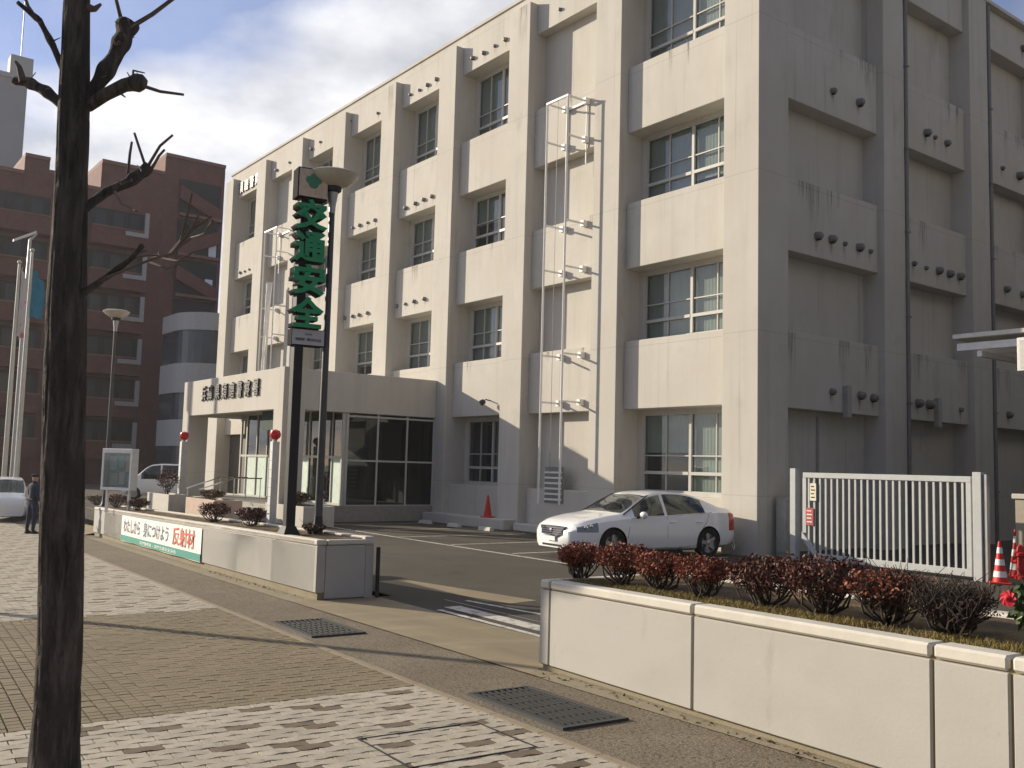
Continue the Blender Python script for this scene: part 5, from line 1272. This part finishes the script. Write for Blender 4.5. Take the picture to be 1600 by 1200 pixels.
# ================================================================== shrubs
def leafcloud(mb, centre, rx, ry, rz, n, size, rn, shell=.55, up_bias=.15, flat=.0):
    for _ in range(n):
        while True:
            d = Vector((rn.uniform(-1, 1), rn.uniform(-1, 1), rn.uniform(-.75, 1)))
            if .05 < d.length < 1: break
        r_ = (shell+(1-shell)*rn.random()**.6); d = d.normalized()*r_
        wob = 1+.22*noise.noise(d*2.3+Vector(centre))
        p = Vector((d.x*rx*wob, d.y*ry*wob, d.z*rz*wob))+Vector(centre)
        s = size*rn.uniform(.6, 1.3)
        a = Vector((rn.gauss(0, 1), rn.gauss(0, 1), rn.gauss(0, 1)+up_bias)).normalized(); b = a.cross(Vector((rn.gauss(0, 1), rn.gauss(0, 1), rn.gauss(0, 1)))).normalized()
        mb.add([p-a*s*.5, p+b*s*.28, p+a*s*.62, p-b*s*.28], [(0, 1, 2, 3)])
def leafmat(name, c1, c2, c3):
    if name in MATS: return MATS[name]
    mt = bpy.data.materials.new(name); mt.use_nodes = True; t = mt.node_tree; b = t.nodes['Principled BSDF']
    b.inputs['Roughness'].default_value = .6; b.inputs['Specular IOR Level'].default_value = .25
    g = N(t, 'ShaderNodeNewGeometry'); r = N(t, 'ShaderNodeValToRGB')
    r.color_ramp.elements[0].color = (*c1, 1); r.color_ramp.elements[1].color = (*c3, 1); e = r.color_ramp.elements.new(.5); e.color = (*c2, 1)
    t.links.new(g.outputs['Random Per Island'], r.inputs[0]); t.links.new(r.outputs[0], b.inputs['Base Color'])
    MATS[name] = mt; return mt
RL = leafmat('leaf_red', (.08, .024, .016), (.18, .050, .030), (.32, .10, .05))
RD = leafmat('leaf_dark_red', (.045, .018, .014), (.09, .032, .024), (.17, .06, .036))
BR = leafmat('leaf_brown', (.07, .045, .028), (.12, .075, .045), (.17, .10, .06))
GR = leafmat('leaf_green', (.02, .035, .012), (.04, .07, .02), (.075, .10, .035))
STEM = mat('stem', (.055, .042, .034), .9, var=.3, scale=30)
def shrub(base, rx, ry, h, label, lm, seed, n=1500, size=.034, stems=16, group='red shrubs in the planters', cover=.62, cat='shrub', sub=0):
    rn = random.Random(seed)
    t = lthing('shrub', base, 0, label, cat, group)
    s = MB()
    for i in range(stems):
        an = rn.uniform(0, 2*PI); rr_ = math.sqrt(rn.random())
        e = Vector((math.cos(an)*rx*rr_*.85, math.sin(an)*ry*rr_*.85, h*(.62+.3*rn.random())*(1.05-.35*rr_)))
        b0 = Vector((rn.uniform(-.05, .05), rn.uniform(-.05, .05), 0)); mid = b0*.5+e*.5+Vector((rn.uniform(-.04, .04), rn.uniform(-.04, .04), -.02)); mid.z *= .85
        s.tube([b0, mid, e], [.011, .008, .004], 5)
        for q in range(5):
            f = rn.uniform(.4, .95); p0 = b0.lerp(e, f); s.tube([p0, p0+Vector((rn.uniform(-.12, .12), rn.uniform(-.12, .12), rn.uniform(.03, .16)))], [.004, .002], 4)
            if sub:
                for _ in range(sub): 
                    p1 = p0+Vector((rn.uniform(-.1, .1), rn.uniform(-.1, .1), rn.uniform(.02, .12))); s.tube([p0, p1, p1+Vector((rn.uniform(-.07, .07), rn.uniform(-.07, .07), rn.uniform(.02, .09)))], [.0035, .003, .0015], 4)
    s.build('stems', STEM, t)
    l = MB(); rz = h*cover*.5
    leafcloud(l, (0, 0, h-rz), rx*.95, ry*.95, rz, int(n*.8), size, rn, .5)
    for q in range(6):
        an = rn.uniform(0, 2*PI); rr_ = rn.uniform(.45, .8)
        leafcloud(l, (math.cos(an)*rx*rr_, math.sin(an)*ry*rr_, h-rz+rn.uniform(-.1, .5)*rz), rx*.36, ry*.36, rz*.55, int(n*.05), size, rn, .3)
    l.build('foliage', lm, t); return t
def on_planter(px, py, ph, vin, V0=None):   # spot in the planter at distance vin from its front, on the pixel column
    nrm = EV-EU*(SKR if V0 else 0); off = (V0-SKR*uR0 if V0 else V_WALL)+vin
    d = ray(px, py); t = (off-CAM.dot(nrm))/d.dot(nrm); q = CAM+d*t
    return st(*uv_of(q.x, q.y), ph-.02)
RS = [(906, 895, .40, .21, .40, RL, 'bright red shrub at the left end of the right-hand planter', 1300, .66), (975, 905, .42, .25, .42, RL, 'wide red shrub in front of the white car\'s front wheel', 1500, .66), (1030, 915, .42, .22, .40, RL, 'red shrub in front of the white car\'s doors', 1200, .66),
      (1098, 930, .40, .22, .37, RL, 'separate red shrub below the rear wheel of the white car', 1200, .64), (1195, 945, .42, .27, .42, RD, 'dark red shrub in front of the station corner', 1500, .70), (1283, 955, .42, .25, .46, RD, 'tall dark red shrub below the left end of the gate', 1500, .72),
      (1386, 975, .42, .25, .43, RL, 'orange tipped shrub with dark stems below the middle of the gate', 700, .62), (1490, 990, .42, .24, .40, BR, 'thin leafless looking brown shrub below the gate\'s right post', 330, .75)]
for i, (px, py, vin, rx, h, lm, lb, n, cv) in enumerate(RS):
    p = on_planter(px, py, PRh, vin, VR); shrub(p, rx*1.22, rx*.95, h*rnd.uniform(.80, .92), lb, lm, 40+i, int(n*1.7) if n > 500 else n, (.027 if n > 500 else .024), 30 if i > 5 else 22, cover=cv, sub=3 if i > 5 else 0)
p = on_planter(1650, 1005, PRh, .40, VR); ev = shrub(p, .21, .2, .42, 'glossy green bush with a red flower at the right edge', GR, 77, 700, .055, 12, 'bush', .85)
ev['group'] = 'evergreen bushes'
for (dx, dy, dz) in ((-.17, -.13, .27),):
    b = MB()
    for k in range(9):
        an = 2*PI*k/9; Mx = basis((dx, dy, dz), (math.cos(an), 0, math.sin(an)), (-math.sin(an), 0, math.cos(an)), (0, -1, 0))
        b.add([Mx @ Vector(q) for q in ((0, -.02, .02), (.028, -.025, .01), (.045, 0, .02), (.028, .025, .01))], [(0, 1, 2, 3)])
    b.lathe([(.015, 0), (.018, .015), (0, .03)], (dx, dy-.01, dz), 10, Matrix.Rotation(R(90), 3, 'X')); b.build('flower', mat('petal_red', (.45, .015, .03), .6), ev)
LS = [(335, 820, .45, .42, .40, RD, 'dark red shrub in the banner planter, right of the banner end'), (392, 824, .50, .36, .36, RD, 'low dark shrub left of the sign tower\'s foot'), (214, 802, .5, .5, .32, RD, 'dark red shrub behind the notice board legs'), (182, 800, .5, .45, .40, RD, 'dark shrub at the left of the notice board'), (150, 797, .5, .5, .30, BR, 'brownish shrub next to the tree trunk in the banner planter'), (490, 838, .55, .22, .18, BR, 'small dry shrub between the sign tower and the lamp')]
for i, (px, py, vin, rx, h, lm, lb) in enumerate(LS):
    p = on_planter(px, py, PLh, vin); shrub(p, rx, min(.34, rx*.8), h, lb, lm, 90+i, 900, .045, 16)
for i, (x, y, z, rx, h, lb, lm) in enumerate(((-35.7, 11.35, LOT+.56, .95, .95, 'tall dark red bush in the white box left of the entrance', RD), (-30.2, 11.05, LOT+.6, .55, .35, 'low orange brown plants in the pinkish entrance box', BR), (-27.4, 12.7, LOT+.54, .5, .45, 'dark plants in the grey box at the porch corner', RD))):
    shrub((x, y, z), rx, .34, h, lb, lm, 120+i, 1100, .06, 14, cover=.8)
# red festive plant stand inside the porch
t = lthing('potted_plant', (-29.6, 13.4, .18), 0, 'pot of deep red flowers just inside the porch', 'potted plant')
b = MB(); b.lathe([(.14, 0), (.19, .28), (.21, .30)], (0, 0, 0), 14); b.build('pot', mat('pot_dark', (.08, .04, .03), .6), t, smooth='auto')
b = MB(); leafcloud(b, (0, 0, .55), .32, .32, .34, 500, .09, random.Random(5), .3); b.build('foliage', leafmat('leaf_crimson', (.10, .01, .015), (.22, .015, .02), (.05, .02, .01)), t)

# dry grass in the planters
def grass(u0, u1, v0, v1, ph, n, hh, m_, seed, sk=0.0):
    rn = random.Random(seed); b = MB()
    for _ in range(n):
        u = rn.uniform(u0, u1); v = rn.uniform(v0, v1)
        if noise.noise(Vector((u*1.8, v*3, 2))) < -.22 and rn.random() < .8: continue
        p = st(u, v+sk*(u-uR0), ph-.02+(v-v0)*.01); an = rn.uniform(0, 2*PI); w = rn.uniform(.002, .0045); h = hh*rn.uniform(.4, 1.2); le = Vector((rn.uniform(-.7, .7)*h, rn.uniform(-.7, .7)*h, h*.75))
        dx = Vector((math.cos(an)*w, math.sin(an)*w, 0)); b.add([p-dx, p+dx, p+le], [(0, 1, 2)])
    o = b.build('dry_grass', m_); stuff(o); return o
GDRY = leafmat('grass_dry', (.16, .12, .035), (.26, .19, .06), (.17, .16, .05))
GORG = leafmat('grass_orange', (.20, .10, .035), (.30, .17, .06), (.24, .15, .06))
o = grass(uR0+.14, .6, VR+.13, VR+.42, PRh, 20000, .05, GDRY, 1, SKR); o['label'] = 'dry yellow grass along the front of the right-hand planter'; o['category'] = 'grass'
o = grass(uR0+.14, .6, VR+.42, VR+1.2, PRh, 3500, .03, GDRY, 4, SKR); o['label'] = 'sparse dry grass among the red shrubs'; o['category'] = 'grass'
o = grass(uL0+.2, uL1-.2, V_WALL+.13, V_WALL+.72, PLh, 22000, .035, GORG, 2); o['label'] = 'dry orange grass covering the banner planter'; o['category'] = 'grass'
# fallen leaves and weeds at the wall foot
b = MB(); rn = random.Random(9)
for _ in range(500):
    u = rn.uniform(-18, 1.5); 
    if uL1-.05 < u < uR0: continue
    v = (V_WALL if u < -9 else VR+SKR*(u-uR0))-abs(rn.gauss(0, .07))-.005; p = st(u, v, .004); s = rn.uniform(.008, .026)
    a = Vector((rn.gauss(0, 1), rn.gauss(0, 1), rn.uniform(0, .8))).normalized()*s; c = Vector((rn.gauss(0, 1), rn.gauss(0, 1), .2)).normalized()*s*.6
    b.add([p-a, p+c, p+a, p-c], [(0, 1, 2, 3)])
o = stuff(b.build('fallen_leaves', BR)); o['label'] = 'fallen leaves and weeds along the foot of the planter walls'; o['category'] = 'leaves'

# ================================================================== buildings beyond
BRICK = mat_layers('brick_dark_red', (.145, .064, .054), [((.18, .082, .070), (1.2, 1.2, 1.2), .42, .66, .7), ((.07, .032, .028), (5, 5, 20), .5, .7, .6)], rough=.85)
BRTRIM = mat('brick_trim', (.20, .11, .09), .85)
RECESS_SHADE = mat('recess_shade', (.018, .018, .022), .5, var=.2, scale=1)  # dark tone painted as shade inside balconies and stair
# brick flats: a slab seen square-on behind the trees, stepped roof, balconies and an open stair at its right end
XB = -70.0
def by_(px, py): p = at(px, py, 0, XB); return p.y, p.z
fl_ = wthing('brick_flats', (XB, 14, -1.4), 'dark red brick apartment block with balconies behind the tree', 'building')
y0 = by_(-60, 500)[0]; y1 = by_(345, 400)[0]
segs = [(-60, 28, 262), (28, 68, 246), (68, 95, 272), (95, 150, 292), (150, 250, 262), (250, 345, 252)]
for (pa, pb, pt_) in segs:
    ya, yb = by_(pa, 400)[0], by_(pb, 400)[0]; zt = by_((pa+pb)/2, pt_)[1]
    b = MB(); b.box(XB-14, XB, ya+.003, yb-.003, -1.4, zt); b.build('wall', BRICK, fl_)
    b = MB(); b.box(XB-14.1, XB+.12, ya, yb, zt, zt+.25); b.build('coping', BRTRIM, fl_)
# storeys
fz = [by_(200, py)[1] for py in (713, 648, 583, 517, 452, 386, 322)]
yA0, yA1 = by_(128, 500)[0], by_(218, 500)[0]; yS0, yS1 = by_(268, 500)[0], by_(334, 500)[0]; yC0, yC1 = by_(-40, 500)[0], by_(66, 500)[0]
for i, z in enumerate(fz):
    # main balconies: dark panel for the recess shade, brick parapet, pale coping and white frame
    for (a, c) in ((yA0, yA1), (yC0, yC1)) if i < 6 else ():
        b = MB(); b.box(XB+.003, XB+.06, a, c, z+.1, z+2.5); op = b.build('balcony_shade', RECESS_SHADE, fl_)
        b = MB(); b.box(XB+.06, XB+1.1, a, c, z-.25, z+.95); pr = b.build('balcony_parapet', BRICK, fl_)
        b = MB(); b.box(XB+1.0, XB+1.16, a, c, z+.95, z+1.05); b.build('parapet_coping', BRTRIM, pr)
        for q in range(3):
            yy = a+(c-a)*(.2+.3*q); b = MB(); b.box(XB+.06, XB+.09, yy-.35, yy+.35, z+.95, z+2.3); b.build('balcony_window', mat('far_glass', (.02, .024, .03), .3, spec=.4, var=.5, scale=.6), op)
    # white U-shaped window frames at the right of the balconies
    if i < 6:
        yy0, yy1 = by_(180, 500)[0], by_(216, 500)[0]
        wf = MB(); wf.box(XB+1.15, XB+1.3, yy0, yy1, z+.55, z+.85); wf.box(XB+1.15, XB+1.3, yy1-.28, yy1, z+.85, z+2.35); wf.build('window_frame', mat('far_white', (.36, .34, .33), .7), fl_)
    # stair: dark panel for its inner shade, sloping parapets
    b = MB(); b.box(XB+.003, XB+.05, yS0, yS1, z+.2, z+2.75); b.build('stair_shade', RECESS_SHADE, fl_)
    b = MB(); s = 1 if i % 2 else -1
    za, zb = (z-.2, z+1.2) if s > 0 else (z+1.2, z-.2)
    b.hexa([(XB+.05, yS0, za), (XB+.5, yS0, za), (XB+.5, yS1, zb), (XB+.05, yS1, zb)], [(XB+.05, yS0, za+1.0), (XB+.5, yS0, za+1.0), (XB+.5, yS1, zb+1.0), (XB+.05, yS1, zb+1.0)]); b.build('stair_parapet', BRICK, fl_)
    b = MB(); b.box(XB+.05, XB+.6, yS0, yS1, z-.1, z+.1); b.build('stair_slab', BRTRIM, fl_)
    if i in (3, 4, 5):
        yy = by_(322+3*(i-4), 500)[0]; b = MB(); b.box(XB+.06, XB+.12, yy-.28, yy+.28, z+.2, z+1.5); b.build('stair_bright_gap', mat('sky_slot', (.72, .74, .76), .6), fl_)  # pale panel painted as a bright gap through the stair
# rounded pale building between the flats and the station
rb0 = at(287, 600, 0, -60); rb1 = at(336, 600, 0, -60)
pw = wthing('pale_building', (-62, (rb0.y+rb1.y)/2, -1.2), 'low pale building with a rounded corner and band windows', 'building')
zt_ = at(300, 484, 0, -60).z
def rounded(mb, x1, ya, yb, z0, z1, r_):
    pts = [(x1-5, ya), ]+[(x1-r_+r_*math.sin(a_*PI/16), ya+r_-r_*math.cos(a_*PI/16)) for a_ in range(9)]+[(x1, yb), (x1-5, yb)]
    mb.prism(pts, z0, z1, lambda u, v, w: (u, v, w)); return mb
PALE = mat('pale_tile', (.40, .40, .40), .6, var=.08)
lv_ = [-1.2]+[at(300, py, 0, -60).z for py in (697, 655, 612, 565, 512)]+[zt_]
for i in range(6):
    m_ = PALE if i % 2 == 1 or i == 5 else mat('band_window', (.05, .065, .085), .2, spec=.6, var=.3, scale=.7)
    ins = 0 if m_ is PALE else .12
    rounded(MB(), -60-ins, rb0.y+ins, rb1.y+6, lv_[i], lv_[i+1], 2.4).build('band' if m_ is PALE else 'window_band', m_, pw)
for y in frange(rb0.y+2.8, rb1.y+2, 3):
    b = MB(); b.box(-60.1, -59.98, y-.06, y+.06, lv_[0], lv_[5]); b.build('mullion', PALE, pw)
# grey tower far left with an aerial
gtw = wthing('grey_tower', (-120, at(15, 600, 0, -120).y, -1.4), 'tall plain grey block with a thin aerial at the upper left', 'building')
ya, yb = at(-80, 300, 0, -120).y, at(38, 200, 0, -120).y; zt = at(20, 122, 0, -120).z
b = MB(); b.box(-134, -120, ya, yb, -1.4, zt); b.build('wall', mat('tower_grey', (.30, .30, .30), .8, var=.06, scale=.3), gtw)
b = MB(); b.box(-134.2, -119.8, ya-.2, yb+.2, zt, zt+.5); b.build('coping', mat('tower_cap', (.36, .36, .35), .8), gtw)
yy = at(27, 200, 0, -121).y; b = MB(); b.box(-123, -121, yy-1.2, yy+1.2, zt+.5, zt+3.2); b.build('stair_head', mat('tower_head', (.36, .36, .33), .8), gtw)
b = MB(); b.tube([(-122, yy, zt+3), (-122, yy, zt+12)], .07, 6); b.build('aerial', GALV, gtw)
# buildings across the road, plus one added for shade, outside the picture
def block(x0, x1, y0, y1, h, label, c, face):
    t = wthing('unseen_block', ((x0+x1)/2, (y0+y1)/2, zs(max(-60, min(20, (x0+x1)/2)))-.2), label, 'building', 'blocks outside the picture')
    z0 = t.location.z; m_ = mat('block_%d' % int(c[0]*1000+h), c, .85, var=.1, scale=.5)
    b = MB(); b.box(x0, x1, y0, y1, z0, h); b.build('wall', m_, t)
    b = MB(); b.box(x0-.2, x1+.2, y0-.2, y1+.2, h, h+.5); b.build('coping', m_, t)
    for f_ in range(int(h/3.4)):
        z = z0+1.0+f_*3.4
        if z+1.6 > h: break
        if face == 'x':
            n = int((y1-y0)/3.2)
            for i in range(n):
                y = y0+(i+.5)*(y1-y0)/n; b = MB(); b.box(x0-.04, x0+.02, y-.9, y+.9, z, z+1.5); b.build('window', MATS['band_window'], t)
        else:
            n = int((x1-x0)/3.2)
            for i in range(n):
                x = x0+(i+.5)*(x1-x0)/n; b = MB(); b.box(x-.9, x+.9, y1-.02, y1+.04, z, z+1.5); b.build('window', MATS['band_window'], t)
block(-2.6, 16, 21, 50, 19, 'plain grey block added out of view right of the gate to shade the station side', (.30, .29, .27), 'x')
block(-6, 24, -42, -22, 17, 'tan office block across the road behind the camera', (.32, .27, .22), 'y')

# ================================================================== haze added to lift the shade like lens glare
hz_ = MB(); hz_.box(-930, 930, -930, 930, -8, 78); ho = hz_.build('haze', None); stuff(ho)
hm = bpy.data.materials.new('glare_haze'); hm.use_nodes = True; t_ = hm.node_tree; t_.nodes.clear()
o_ = N(t_, 'ShaderNodeOutputMaterial'); v_ = N(t_, 'ShaderNodeVolumePrincipled'); v_.inputs['Color'].default_value = (.95, .95, .97, 1); v_.inputs['Density'].default_value = .00042; v_.inputs['Anisotropy'].default_value = .35
t_.links.new(v_.outputs[0], o_.inputs['Volume']); ho.data.materials.append(hm); ho['label'] = 'thin haze volume added to imitate a veil of lens glare'; ho['category'] = 'haze'
